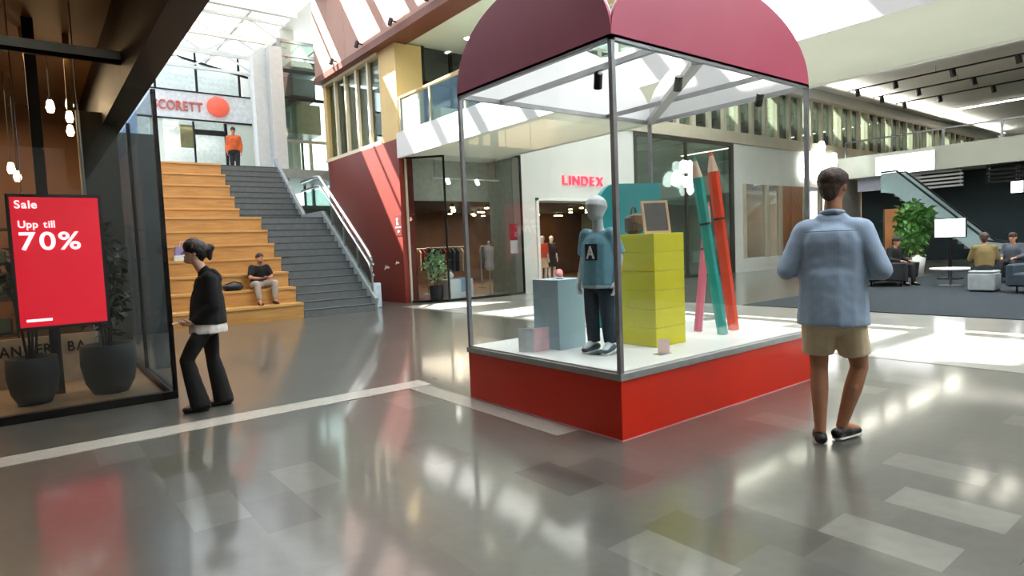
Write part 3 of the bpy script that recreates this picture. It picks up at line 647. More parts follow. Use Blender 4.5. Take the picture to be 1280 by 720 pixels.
# ---- things on the deck
YEL = mat('yellow_plinth', '#d8cf12', .5, var=.04, scale=3); SKY = mat('pale_blue_plinth', '#a9c6d3', .5, var=.03)
def cubes(name, label, m, x0, x1, y0, y1, hs, z0=VR):
    t = thing(name, label, 'plinth', (x0, y0, z0)); z = 0
    for h in hs:
        MB().box(0, x1-x0, 0, y1-y0, z, z+h-.002, .003).build('block', m, t); z += h
    return z0+z
zt = cubes('stacked_plinth', 'tall bright yellow plinth of stacked blocks in the display case', YEL, 4.10, 4.50, 3.33, 3.78, [.16]*6)
zb = cubes('low_plinth', 'pale blue low plinth behind the child mannequin', SKY, 3.5, 3.81, 3.87, 4.2, [.6])
TEAL = mat('teal_panel', '#17848a', .45, var=.03); 
tp = thing('teal_panel', 'large teal rounded backdrop panel behind the yellow plinth', 'backdrop', (4.72, 4.55, VR))
q = [(0, 0), (1.02, 0), (1.02, 1.55)]+[(.3-.3*math.sin(R(a)), 1.25+.27*math.cos(R(a))) for a in range(0, 91, 10)]
MB().prism([(x, 0, z) for x, z in q], (0, .05, 0)).build('board', TEAL, tp); bx('foot', WHITE, tp, .1, .9, -.06, .11, 0, .02)
# pencils
def pencil(b, t, r, col, label, nm):
    b = Vector(b); t = Vector(t); d = (t-b).normalized(); L = (t-b).length; th = thing('giant_pencil', label, 'pencil', b)
    m = mat('pencil_'+nm, col, .4, var=.03); wd = mat('pencil_wood', '#d8b9a0', .6, var=.08)
    MB().tube([(0, 0, 0), d*(L-.2)], r, 6).build('barrel', m, th); MB().tube([d*(L-.2), d*(L-.05)], [r*.98, r*.4], 12).build('cone', wd, th); MB().tube([d*(L-.05), d*L], [r*.4, r*.05], 10).build('lead', m, th)
    MB().tube([d*(L*.62), d*(L*.62+.02)], r*1.06, 12).build('band', BLACK, th)
pencil((5.06, 3.33, VR), (4.84, 3.45, 2.14), .048, '#149a94', 'tall teal giant pencil leaning in the display case', 'teal')
pencil((5.38, 3.42, VR), (5.2, 3.52, 2.22), .052, '#e8421f', 'tall orange-red giant pencil leaning beside the teal one', 'orange')
pencil((5.1, 3.63, VR), (5.3, 3.62, 1.75), .042, '#e2708c', 'shorter pink giant pencil crossing behind the teal one', 'pink')
# frame and bag on the yellow plinth
pf = thing('framed_slate', 'small dark slate in a pale wooden frame on the yellow plinth', 'picture frame', (4.27, 3.42, zt), R(-28))
T = Matrix.Rotation(R(-14), 4, 'X')
for a in ((-.12, .12, 0, .02, 0, .02), (-.12, .12, 0, .02, .27, .29), (-.12, -.1, 0, .02, .02, .27), (.1, .12, 0, .02, .02, .27)):
    o = bx('frame_side', mat('pale_frame_wood', '#c9a37e', .5), pf, *a); o.data.transform(T)
o = bx('slate', mat('slate', '#4a4440', .6), pf, -.1, .1, .006, .016, .02, .27); o.data.transform(T)
sc = thing('school_bag', 'small brown bag with flap on the yellow plinth', 'bag', (4.24, 3.66, zt), R(20))
BRB = mat('brown_bag', '#4a3528', .6, var=.15)
MB().box(-.1, .1, -.06, .06, 0, .17, .03).build('body', BRB, sc); MB().box(-.102, .102, -.07, .0, .08, .18, .02).build('flap', mat('tan_flap', '#7a5a3e', .5), sc)
MB().tube([(.06*math.cos(R(a)), 0, .17+.07*math.sin(R(a))) for a in range(0, 181, 20)], .008, 6).build('handle', BRB, sc)
# small paper goods near the glass and on the low plinth
pg = thing('note_card', 'pink and grey folded cards standing on the white deck by the glass', 'card', (3.32, 4.0, VR), R(-30))
MB().prism([(0, 0, 0), (.14, .05, 0), (.14, .05, .2), (0, 0, .2)], (.004, -.01, 0)).build('leaf', mat('pink_card', '#e6c3c9', .6), pg)
MB().prism([(0, 0, 0), (-.12, .05, 0), (-.12, .05, .2), (0, 0, .2)], (.004, -.01, 0)).build('leaf', mat('grey_card', '#dde3e6', .6), pg)
sh = thing('toy_shoe', 'pink child shoe on the pale blue plinth', 'shoe', (3.66, 4.02, zb), R(140))
MB().box(-.035, .035, -.09, .09, 0, .018, .008).build('sole', WHITE, sh)
mb = MB(); rcone(mb, (0, -.05, .05), .035, (0, .06, .03), .028); link('upper', meld(mb, 'upper', .006), mat('pink_shoe', '#e08a8a', .6), sh)
ps = thing('price_stand', 'tiny pink price stand in front of the yellow plinth', 'price tag', (3.86, 3.12, VR))
MB().prism([(0, 0, .004), (.08, -.05, .004), (.085, -.045, .12), (.005, .005, .12)], (.003, .005, 0)).build('card', mat('pale_pink_card', '#e8c9c0', .6), ps); bx('foot', CHROME, ps, -.03, .11, -.05, .03, 0, .005)
# ================================================================== people
SKIN = mat('skin', '#b98266', .55, var=.06, scale=20); SKIN2 = mat('skin_tan', '#b07a5c', .55, var=.06, scale=20); SKIN3 = mat('skin_fair', '#c79a83', .55, var=.06, scale=20)
HAIRB = mat('brown_hair', '#3f2c20', .6, var=.3, scale=60, bump=.4); HAIRD = mat('dark_hair', '#1c1512', .6, var=.3, scale=60, bump=.4)
EYE = mat('eye_dark', '#1a1412', .3); LIP = mat('lip', '#8e4a42', .5)
def garment(t, name, m, cones, voxel=.012, smooth=3, fold=.004, fscale=9, parent=None):
    mb = MB()
    for c in cones: rcone(mb, *c[:4], **(c[4] if len(c) > 4 else {}))
    return link(name, meld(mb, name, voxel, smooth, fold, fscale), m, parent or t)
def rz_of(dx, dy): return math.atan2(dy, dx)-math.pi/2
def body(t, J, skin, v=.008, s=1.0, hyaw=0, hpitch=0, face=True, fist=None, torso=True, legs=True):
    """J: pelvis chest neck head, sh/el/wr/hd l r, hip/kn/an/toe l r"""
    mb = MB(); W = dict(sx=1.25, sy=.82)
    if torso:
        rcone(mb, J['pelvis'], .125*s, J['chest'], .135*s, **W); rcone(mb, J['shl'], .055*s, J['shr'], .055*s)
    rcone(mb, Vector(J['neck']), .056*s, Vector(J['head'])+Vector((0, -.005, -.05)), .052*s)
    P = head(mb, J['head'], hyaw, hpitch, s, face)
    for k in 'lr':
        sg = -1 if k == 'l' else 1
        rcone(mb, J['sh'+k], .052*s, J['el'+k], .04*s); rcone(mb, J['el'+k], .04*s, J['wr'+k], .027*s)
        d = Vector(J['hd'+k]); pn, curl = J.get('palm'+k, ((-sg, 0, 0), .6)); hand(mb, J['wr'+k], d, pn, J.get('th'+k, (0, 1, .3)), curl, s)
        if legs:
            rcone(mb, J['hip'+k], .085*s, J['kn'+k], .056*s); kn = Vector(J['kn'+k]); an = Vector(J['an'+k])
            rcone(mb, kn, .054*s, kn.lerp(an, .35)+Vector((0, -.012*s, 0)), .056*s); rcone(mb, kn.lerp(an, .35)+Vector((0, -.012*s, 0)), .056*s, an, .034*s)
            rcone(mb, an, .036*s, Vector(J['toe'+k]), .03*s)
    o = link('body', meld(mb, 'body', v, 3), skin, t)
    if face:
        for k in (-1, 1): MB().ball(P(k*.032, .087, .008), .009*s, n=8, m=6).build('eye', EYE, t, True)
        MB().bar(P(-.02, .0905, -.053), P(.02, .0905, -.053), .006*s, .005*s).build('mouth', LIP, t)
    return P
def shoe(t, an, toe, m, sole, s=1.0, nm='shoe'):
    an = Vector(an); toe = Vector(toe); d = toe-an; d.z = 0; d.normalize(); a = Vector((an.x, an.y, 0))-d*.05*s; zb = min(an.z, .1)-.09
    mb = MB(); rcone(mb, a+Vector((0, 0, .045+zb)), .04*s, a+d*.1*s+Vector((0, 0, .045+zb)), .042*s, 1, .9); rcone(mb, a+d*.1*s+Vector((0, 0, .04+zb)), .042*s, a+d*.21*s+Vector((0, 0, .033+zb)), .034*s, 1.1, .75)
    o = link(nm, meld(mb, nm, .008, 2), m, t)
    mb = MB(); rcone(mb, a+Vector((0, 0, .01+zb)), .042*s, a+d*.21*s+Vector((0, 0, .01+zb)), .04*s, 1, .3, ax=d.cross(Vector((0, 0, 1)))); link('sole', meld(mb, 'sole', .006, 1), sole, o)
# ---------------- man walking away
mp = gr(1042, 552)
t = thing('person', 'man in pale blue striped shirt and khaki shorts walking away past the display case', 'person', (mp.x, mp.y, 0), rz_of(.93, .36))
J = dict(pelvis=(0, 0, .98), chest=(0, 0, 1.34), neck=(0, 0, 1.46), head=(.005, .035, 1.675),
         shl=(-.16, -.01, 1.405), shr=(.16, -.01, 1.405), ell=(-.27, -.04, 1.15), elr=(.28, -.05, 1.14), wrl=(-.24, .2, 1.14), wrr=(.17, .22, 1.12),
         hdl=(-.25, .9, .1), hdr=(-.6, .8, .1), palml=((1, 0, .2), .8), palmr=((-.4, -.2, 1), .7), thl=(0, .2, 1), thr=(0, .5, 1),
         hipl=(-.095, 0, .92), hipr=(.095, 0, .92), knl=(-.085, .03, .5), knr=(.15, .1, .5), anl=(-.075, -.05, .085), anr=(.045, .06, .1), toel=(-.1, .1, .04), toer=(.13, .2, .045))
P = body(t, J, SKIN2, .008, 1, R(-20), R(4))
SHIRT = stripes('blue_shirt', '#8ea3bd', '#a5b8cc', 55)
garment(t, 'shirt', SHIRT, [((0, 0, .79), .19, (0, 0, 1.12), .172, dict(sx=1.16, sy=.9, capa=False)), ((0, 0, 1.1), .172, (0, -.005, 1.33), .176, dict(sx=1.22, sy=.8)), ((-.15, -.01, 1.41), .075, (.15, -.01, 1.41), .075), ((-.05, -.005, 1.46), .062, (.05, -.005, 1.46), .062),
    ((-.165, -.01, 1.405), .074, J['ell'], .062), ((.165, -.01, 1.405), .074, J['elr'], .062), (J['ell'], .062, Vector(J['ell']).lerp(Vector(J['wrl']), .6), .05, dict(capb=False)), (J['elr'], .062, Vector(J['elr']).lerp(Vector(J['wrr']), .6), .05, dict(capb=False)),
    ((0, 0, 1.46), .075, (0, .01, 1.5), .066, dict(capb=False))], .01, 9, .006, 8)
mb = MB(); mb.tube([(.062*math.cos(R(a)), .012+.066*math.sin(R(a)), 1.515+.012*math.sin(R(a+180))) for a in range(0, 361, 24)], .017, 8, False); mb.build('collar', SHIRT, t, True)
MB().bar((-.15, -.152, 1.4), (.15, -.152, 1.4), .004, .006, (0, 1, 0)).build('yoke_seam', mat('shirt_seam', '#6f86a3', .8), t)
KHAKI = mat('khaki_cotton', '#dcc8a6', .85, var=.08, scale=14)
garment(t, 'shorts', KHAKI, [((0, 0, .95), .145, (0, 0, .84), .155, dict(sx=1.12, sy=.86)), ((-.09, 0, .9), .105, (-.09, .02, .59), .096, dict(capb=False)), ((.09, 0, .9), .1, (.118, .07, .59), .096, dict(capb=False))], .01, 2, .005)
garment(t, 'hair', HAIRB, [(P(0, -.03, .055), .088, P(0, .03, .06), .082), (P(0, -.05, .0), .068, P(0, -.055, -.03), .055)], .008, 3, .003, 30)
LOAF = mat('dark_loafer', '#1c1a19', .5); shoe(t, J['anl'], J['toel'], LOAF, WHITE); shoe(t, J['anr'], J['toer'], LOAF, WHITE)
w_ = Vector(J['wrl'])+Vector((.0, .12, .01)); ph = thing('phone', 'dark phone held in the left hand of the walking man', 'phone', (0, 0, 0)); ph.matrix_world = Matrix.Translation(Vector((mp.x, mp.y, 0))) @ Matrix.Rotation(rz_of(.93, .36), 4, 'Z')
MB().box(w_.x+.018, w_.x+.028, w_.y-.05, w_.y+.06, w_.z-.03, w_.z+.045, .003).build('case', BLACK, ph)
# ---------------- woman in black
wp = gr(268, 509)
t = thing('person', 'woman in black hoodie and flared black trousers walking past the dark shop', 'person', (wp.x, wp.y, 0), rz_of(-.97, .18))
J = dict(pelvis=(0, 0, .86), chest=(0, -.02, 1.14), neck=(0, .0, 1.25), head=(0, .075, 1.44), shl=(-.13, -.03, 1.21), shr=(.13, -.03, 1.21),
         ell=(-.18, -.05, .96), elr=(.18, -.06, .97), wrl=(-.13, .12, .82), wrr=(.15, .1, .8), hdl=(.1, .9, -.15), hdr=(-.1, .9, -.2), palml=((.6, 0, .8), .8), palmr=((-.6, 0, .8), .8), thl=(0, .3, 1), thr=(0, .3, 1),
         hipl=(-.08, 0, .82), hipr=(.08, 0, .82), knl=(-.08, .2, .48), knr=(.08, -.02, .46), anl=(-.08, .1, .085), anr=(.07, -.1, .085), toel=(-.08, .22, .04), toer=(.07, .03, .04))
P = body(t, J, SKIN3, .007, .88, R(0), R(-14))
INK = mat('black_fleece', '#0a0a0c', .95, var=.25, scale=20); JEAN = mat('black_denim', '#09090c', .9, var=.2, scale=25)
garment(t, 'hoodie', INK, [((0, 0, .79), .165, (0, -.01, 1.02), .145, dict(sx=1.22, sy=1.0, capa=False)), ((0, -.01, 1.0), .138, (0, -.02, 1.14), .135, dict(sx=1.15, sy=.9)), ((-.12, -.03, 1.19), .068, (.12, -.03, 1.19), .068),
    (J['shl'], .066, J['ell'], .058), (J['shr'], .066, J['elr'], .058), (J['ell'], .058, J['wrl'], .042, dict(capb=False)), (J['elr'], .058, J['wrr'], .042, dict(capb=False)), ((0, -.06, 1.24), .06, (0, -.075, 1.2), .07), ((0, .0, 1.25), .062, (0, .01, 1.28), .055)], .009, 3, .005, 10)
garment(t, 'white_shirt_hem', mat('white_cotton', '#d4cfc8', .8), [((0, .0, .71), .16, (0, 0, .86), .148, dict(sx=1.2, sy=1.05, capa=False))], .01, 2, .006, 14)
garment(t, 'trousers', JEAN, [((0, 0, .9), .125, (0, 0, .8), .14, dict(sx=1.15, sy=.92)), (J['hipl'], .088, J['knl'], .062), (J['hipr'], .088, J['knr'], .062), (J['knl'], .062, (-.08, .11, .04), .088, dict(capb=False)), (J['knr'], .062, (.07, -.09, .03), .092, dict(capb=False))], .009, 3, .005, 10)
garment(t, 'hair', HAIRD, [(P(0, -.03, .05), .088, P(0, .025, .065), .082), (P(0, -.06, .0), .06, P(0, -.06, -.05), .04), (P(0, -.11, .06), .052, P(0, -.135, .09), .04), (P(0, -.14, .04), .03, P(0, -.155, -.02), .02)], .007, 3, .004, 30)
mb = MB(); mb.tube([P(.09*math.sin(R(a)), .03-.0*a, .03+.115*math.cos(R(a))) for a in range(-80, 81, 16)], .008, 6); mb.build('headband', mat('copper_band', '#8a5a3a', .5), t, True)
for k in 'lr': shoe(t, J['an'+k], J['toe'+k], BLACK, DARK, .9)
w_ = (Vector(J['wrl'])+Vector(J['wrr']))/2
pp = thing('folded_paper', 'folded pale paper held at the waist by the woman in black', 'paper'); pp.matrix_world = Matrix.Translation(Vector((wp.x, wp.y, 0))) @ Matrix.Rotation(rz_of(-.97, .18), 4, 'Z')
MB().box(-.11, -.06, .15, .29, .815, .823).build('sheet', mat('paper_pink', '#d8c0b8', .7), pp)
# ---------------- child mannequin in the display case
mm = gr(750, 442, VR)
t = thing('child_mannequin', 'child mannequin in blue lettered T-shirt and dark jeans inside the display case', 'mannequin', (mm.x+.02, mm.y-.0, VR), rz_of(-.95, -.22))
MAN = mat('mannequin_grey', '#c3c9cb', .45, var=.03)
J = dict(pelvis=(0, 0, .64), chest=(0, -.01, .88), neck=(0, -.01, .98), head=(0, .015, 1.17), shl=(-.115, -.01, .96), shr=(.115, -.01, .96), ell=(-.165, -.04, .77), elr=(.165, -.04, .77), wrl=(-.17, .03, .6), wrr=(.17, .03, .6),
         hdl=(0, .15, -1), hdr=(0, .15, -1), palml=((1, 0, 0), .4), palmr=((-1, 0, 0), .4), hipl=(-.065, 0, .6), hipr=(.065, 0, .6), knl=(-.07, .015, .34), knr=(.07, .015, .34), anl=(-.075, -.02, .095), anr=(.075, -.01, .095), toel=(-.09, .1, .05), toer=(.09, .11, .05))
P = body(t, J, MAN, .008, .82, R(-12), 0, False)
garment(t, 'eggshell_head', MAN, [(P(0, 0, .02), .1, P(0, .01, -.04), .075, dict(sx=.9))], .008, 2, 0)
BLUT = mat('dusty_blue_jersey', '#6f9fb0', .85, var=.08, scale=20)
garment(t, 'tshirt', BLUT, [((0, 0, .56), .128, (0, 0, .74), .125, dict(sx=1.2, sy=.85, capa=False)), ((0, 0, .72), .125, (0, -.01, .88), .126, dict(sx=1.22, sy=.84)), ((-.1, -.01, .945), .056, (.1, -.01, .945), .056), (J['shl'], .06, Vector(J['shl']).lerp(Vector(J['ell']), .85), .062, dict(capb=False)), (J['shr'], .06, Vector(J['shr']).lerp(Vector(J['elr']), .85), .062, dict(capb=False))], .008, 9, .003, 12)
garment(t, 'shirt_hem', mat('pale_hem', '#9fb3ba', .8), [((0, 0, .535), .117, (0, 0, .565), .116, dict(sx=1.3, sy=.92, capa=False, capb=False))], .008, 1, .002)
garment(t, 'jeans', mat('indigo_denim', '#1f3140', .8, var=.15, scale=25), [((0, 0, .64), .105, (0, 0, .58), .11, dict(sx=1.12, sy=.88)), (J['hipl'], .075, J['knl'], .06), (J['hipr'], .075, J['knr'], .06), (J['knl'], .06, J['anl'], .055, dict(capb=False)), (J['knr'], .06, J['anr'], .055, dict(capb=False))], .008, 3, .004, 12)
bx('chest_print', mat('navy_print', '#26343f', .8), t, -.055, .055, .108, .116, .76, .89)
write('A', .14, WHITE, t, (.042, .122, .775), (-1, 0, 0), (0, 0, 1), .085, .006)
for k in 'lr': shoe(t, J['an'+k], J['toe'+k], mat('slate_trainer', '#41535b', .6), mat('trainer_sole', '#c9d0d0', .5), .8)
MB().lathe([(.14, 0), (.14, .008), (.13, .01)], n=24).build('stand', CHROME, t)
# ---------------- man sitting on the tiers
q = onY(320, 355, 14.35)
sx_, sy_, sz_ = 4.02, 14.35, 2*2.4/7
t = thing('person', 'person in black T-shirt and pale trousers sitting on the birch tiers', 'person', (sx_, sy_, sz_), rz_of(.1, -1))
J = dict(pelvis=(0, 0, .1), chest=(0, .1, .4), neck=(0, .13, .5), head=(0, .2, .66), shl=(-.16, .12, .47), shr=(.16, .12, .47), ell=(-.24, .2, .26), elr=(.24, .2, .26), wrl=(-.1, .38, .24), wrr=(.1, .38, .24), hdl=(.5, .6, 0), hdr=(-.5, .6, 0), palml=((0, -.3, 1), .6), palmr=((0, -.3, 1), .6), thl=(0, .3, 1), thr=(0, .3, 1),
         hipl=(-.1, .05, .09), hipr=(.1, .05, .09), knl=(-.2, .43, .12), knr=(.19, .43, .12), anl=(-.17, .46, -.26), anr=(.17, .46, -.26), toel=(-.19, .6, -.31), toer=(.19, .6, -.31))
P = body(t, J, SKIN, .012, .95, 0, R(-22))
garment(t, 'tshirt', mat('black_jersey', '#141416', .9), [((0, .0, .06), .15, (0, .1, .4), .155, dict(sx=1.2, sy=.85)), ((-.15, .12, .45), .075, (.15, .12, .45), .075), (J['shl'], .075, Vector(J['shl']).lerp(Vector(J['ell']), .8), .065, dict(capb=False)), (J['shr'], .075, Vector(J['shr']).lerp(Vector(J['elr']), .8), .065, dict(capb=False))], .014)
garment(t, 'trousers', mat('pale_linen', '#a59a90', .9), [((0, 0, .1), .14, (0, .04, .1), .14, dict(sx=1.2)), (J['hipl'], .1, J['knl'], .075), (J['hipr'], .1, J['knr'], .075), (J['knl'], .075, Vector(J['anl']).lerp(Vector(J['knl']), .15), .06, dict(capb=False)), (J['knr'], .075, Vector(J['anr']).lerp(Vector(J['knr']), .15), .06, dict(capb=False))], .014)
garment(t, 'hair', HAIRB, [(P(0, -.02, .06), .086, P(0, .02, .065), .08)], .012, 2, .003, 30)
for k in 'lr':
    a = Vector(J['an'+k]); mb = MB(); rcone(mb, a+Vector((0, -.04, -.035)), .045, a+Vector((0, .14, -.05)), .035); link('shoe', meld(mb, 'shoe', .012, 2), mat('brown_shoe', '#4a3025', .6), t)
bg_ = thing('backpack', 'black backpack lying beside the person on the tiers', 'bag', (3.45, 14.2, 2*2.4/7))
MB().box(-.2, .2, -.12, .12, 0, .16, .05).build('body', BLACK, bg_); MB().tube([(-.15, -.1, .15), (0, -.16, .2), (.15, -.1, .15)], .015, 6).build('strap', DARK, bg_); MB().box(-.12, .12, -.15, -.1, .02, .11, .02).build('pocket', DARK, bg_)
tt = thing('tote_bag', 'lilac and white tote bag standing on a higher birch tier', 'bag', (2.72, 15.0, 4*2.4/7-.0))
MB().prism([(-.2, 0, 0), (.2, 0, 0), (.17, 0, .3), (-.17, 0, .3)], (0, .14, 0)).build('body', mat('lilac_cloth', '#8a83b5', .8), tt); MB().prism([(-.205, -.004, 0), (.205, -.004, 0), (.195, -.004, .12), (-.195, -.004, .12)], (0, .148, 0)).build('base', WHITE, tt)
MB().tube([(-.1, .05, .28), (-.07, .05, .42), (.07, .05, .42), (.1, .05, .28)], .012, 6).build('handle', mat('pinkish_handle', '#c2a3c4', .8), tt)
def simple_person(loc, head_dir, label, top, bottom, hair, skin=SKIN, seated=False, s=1.0, v=.02):
    t = thing('person', label, 'person', loc, rz_of(*head_dir))
    if seated:
        J = dict(pelvis=(0, 0, .1), chest=(0, .04, .4), neck=(0, .06, .5), head=(0, .1, .68), shl=(-.17, .04, .48), shr=(.17, .04, .48), ell=(-.24, .1, .24), elr=(.24, .1, .24), wrl=(-.15, .33, .2), wrr=(.15, .33, .2), hdl=(.3, .8, 0), hdr=(-.3, .8, 0), palml=((0, 0, -1), .5), palmr=((0, 0, -1), .5),
                 hipl=(-.1, .05, .08), hipr=(.1, .05, .08), knl=(-.13, .45, .08), knr=(.13, .45, .08), anl=(-.13, .48, -.35), anr=(.13, .48, -.35), toel=(-.14, .62, -.41), toer=(.14, .62, -.41))
    else:
        J = dict(pelvis=(0, 0, .95), chest=(0, 0, 1.3), neck=(0, 0, 1.43), head=(0, .03, 1.62), shl=(-.17, 0, 1.4), shr=(.17, 0, 1.4), ell=(-.23, -.03, 1.12), elr=(.23, -.03, 1.12), wrl=(-.22, .08, .88), wrr=(.22, .08, .88), hdl=(0, .2, -1), hdr=(0, .2, -1), hipl=(-.09, 0, .9), hipr=(.09, 0, .9), knl=(-.09, .06, .5), knr=(.09, -.02, .5), anl=(-.09, .06, .085), anr=(.09, -.12, .085), toel=(-.1, .2, .04), toer=(.1, .02, .04))
    P = body(t, J, skin, v*.6, s, 0, 0)
    p = Vector(J['pelvis']); c = Vector(J['chest'])
    garment(t, 'top', top, [(p, .15, c, .16, dict(sx=1.2, sy=.85)), (J['shl'], .075, J['shr'], .075), (J['shl'], .07, J['ell'], .058), (J['shr'], .07, J['elr'], .058), (J['ell'], .058, J['wrl'], .042), (J['elr'], .058, J['wrr'], .042)], v)
    garment(t, 'trousers', bottom, [(p, .145, p+Vector((0, 0, -.06)), .15, dict(sx=1.15, sy=.9)), (J['hipl'], .1, J['knl'], .075), (J['hipr'], .1, J['knr'], .075), (J['knl'], .075, J['anl'], .055), (J['knr'], .075, J['anr'], .055)], v)
    garment(t, 'hair', hair, [(P(0, -.02, .055), .09, P(0, .02, .06), .084), (P(0, -.05, 0), .065, P(0, -.05, -.05), .05)], v*.7)
    for k in 'lr':
        a = Vector(J['an'+k]); d = (Vector(J['toe'+k])-a); mb = MB(); rcone(mb, a-d*.2+Vector((0, 0, -.035)), .045, a+d, .038); link('shoe', meld(mb, 'shoe', .014, 2), BLACK, t)
    return t
simple_person((6.0, 23.2, 4.2), (-.3, -1), 'person in bright orange top standing at the head of the stairs', mat('orange_top', '#d8622f', .8), mat('dark_trousers', '#1f1f22', .8), HAIRB)
# ================================================================== fashion shop interior
def bust(loc, label, cloth, s=1.0):
    t = thing('dress_form', label, 'dress form', loc)
    mb = MB(); rcone(mb, (0, 0, .82), .15, (0, 0, 1.05), .12, 1.1, .85); rcone(mb, (0, 0, 1.02), .12, (0, 0, 1.28), .15, 1.15, .85); rcone(mb, (-.12, 0, 1.36), .07, (.12, 0, 1.36), .07); rcone(mb, (0, 0, 1.35), .055, (0, 0, 1.5), .05)
    link('torso', meld(mb, 'torso', .02), cloth, t); MB().tube([(0, 0, .02), (0, 0, .8)], .015, 8).build('pole', CHROME, t); MB().lathe([(.16, 0), (.16, .015), (.02, .03)], n=16).build('foot', CHROME, t); MB().ball((0, 0, 1.55), .035).build('finial', CHROME, t)
bust((10.75, 14.85, .006), 'dress form in a loose pale pink blouse behind the display glass', mat('pale_blouse', '#c0aaa8', .8))
def shop_mannequin(loc, label, top, skirt):
    t = thing('shop_mannequin', label, 'mannequin', loc, R(170))
    J = dict(pelvis=(0, 0, .95), chest=(0, 0, 1.3), neck=(0, 0, 1.43), head=(0, .03, 1.62), shl=(-.16, 0, 1.4), shr=(.16, 0, 1.4), ell=(-.22, -.03, 1.12), elr=(.22, -.03, 1.12), wrl=(-.2, .08, .9), wrr=(.2, .08, .9), hdl=(0, .2, -1), hdr=(0, .2, -1), hipl=(-.09, 0, .9), hipr=(.09, 0, .9), knl=(-.09, .03, .5), knr=(.09, 0, .5), anl=(-.09, 0, .085), anr=(.09, 0, .085), toel=(-.1, .12, .04), toer=(.1, .12, .04))
    body(t, J, mat('mannequin_white', '#d8d4cc', .4), .014, 1, face=False)
    garment(t, 'top', top, [((0, 0, .95), .15, (0, 0, 1.3), .155, dict(sx=1.2, sy=.85)), (J['shl'], .075, J['shr'], .075), (J['shl'], .07, J['ell'], .06)], .02); garment(t, 'skirt', skirt, [((0, 0, .98), .14, (0, 0, .6), .2, dict(sx=1.1, sy=.9, capb=False))], .02)
    MB().lathe([(.18, 0), (.18, .01)], n=16).build('stand', CHROME, t)
shop_mannequin((14.35, 16.6, .006), 'mannequin in orange-red top and beige skirt inside the entrance', mat('orange_red', '#e0522f', .8), mat('beige_skirt', '#c9ae8c', .8))
shop_mannequin((15.3, 17.2, .006), 'mannequin in black top and black skirt inside the entrance', mat('black_wool', '#19171a', .8), mat('black_wool2', '#19171a', .8))
random.seed(11)
gcols = ['#7a2a26', '#c7b79c', '#3a3a40', '#a24a38', '#d2cdc4', '#5a4634', '#863c52', '#44505a']
gm = MB().prism([(-.03, -.2, -.12), (-.03, -.07, .0), (-.03, .07, .0), (-.03, .2, -.12), (-.03, .16, -.2), (-.03, .15, -.75), (-.03, -.15, -.75), (-.03, -.16, -.2)], (.05, 0, 0)).mesh('garment')
gmesh = []
for i, c in enumerate(gcols): me = gm.copy(); me.materials.append(mat('cloth_%d' % i, c, .9, var=.12)); gmesh.append(me)
racks = [((9.9, 17.0), 8, 'clothes rack just behind the display window'), ((12.4, 17.6), 8, 'clothes rack behind the entrance pillar'), ((10.8, 19.6), 8, 'clothes rack deep behind the display window'), ((17.2, 16.4), 9, 'clothes rack behind the green window'), ((18.8, 17.8), 9, 'clothes rack deeper behind the green window'), ((14.2, 20.2), 8, 'clothes rack at the far end of the fashion shop')]
cn = ['wine red', 'sand coloured', 'charcoal', 'brick red', 'off white', 'brown', 'plum', 'slate blue']
for (x, y), n, lab in racks:
    t = thing('clothes_rack', 'steel '+lab, 'clothes rack', (x, y, .006))
    MB().tube([(0, 0, 1.45), (1.5, 0, 1.45)], .015, 8).build('rail', CHROME, t)
    for sx in (0, 1.5):
        MB().tube([(sx, 0, .03), (sx, 0, 1.45)], .015, 8).build('upright', CHROME, t); bx('foot', CHROME, t, sx-.02, sx+.02, -.22, .22, 0, .03)
    for i in range(n):
        k = random.randrange(8); g = thing('hanging_garment', cn[k]+' garment on the '+lab, 'clothing', (x+.12+i*1.3/n, y, 1.42), group='garments on racks')
        link('cloth', gmesh[k], None, g); MB().tube([(0, 0, 0), (0, 0, .06)], .005, 5).build('hook', CHROME, g)
po = thing('poster', 'red and white sale poster hanging inside the display window', 'poster', (11.0, 14.12, 1.2)); bx('red_half', mat('poster_red', '#b51a2c', .5), po, 0, .28, 0, .01, .38, .85); bx('white_half', WHITE, po, 0, .28, 0, .01, 0, .375); MB().tube([(.14, .005, .85), (.14, .005, 2.8)], .004, 5).build('wire', STEEL, po)
f = foliage(220, .3, .42, .95, 5, .16); f.m = LEAFP; planter((8.72, 14.55, .0), .2, .42, MATS['black_pot'], 'pale green plant in black pot by the angled shop pane', f, .6, False)
bn = thing('display_bench', 'low white display block with a folded blue scarf in the shop window', 'display block', (9.05, 14.35, .006)); MB().box(0, .75, 0, .6, 0, .55, .01).build('block', WHITE, bn)
sf = thing('folded_scarf', 'pale blue scarf folded over the white display block', 'scarf', (9.4, 14.34, .006)); bx('drape', mat('scarf_blue', '#8fa5b8', .9), sf, 0, .3, -.008, 0, .2, .556); bx('top_fold', mat('scarf_blue', '#8fa5b8', .9), sf, 0, .3, -.008, .4, .556, .575)
vs = thing('white_vase', 'small round white vase on the display block', 'vase', (9.2, 14.6, .556)); MB().lathe([(.05, 0), (.1, .06), (.11, .13), (.06, .2), (.05, .22), (.04, .22), (.04, .18)], n=16).build('body', WHITE, vs, True)
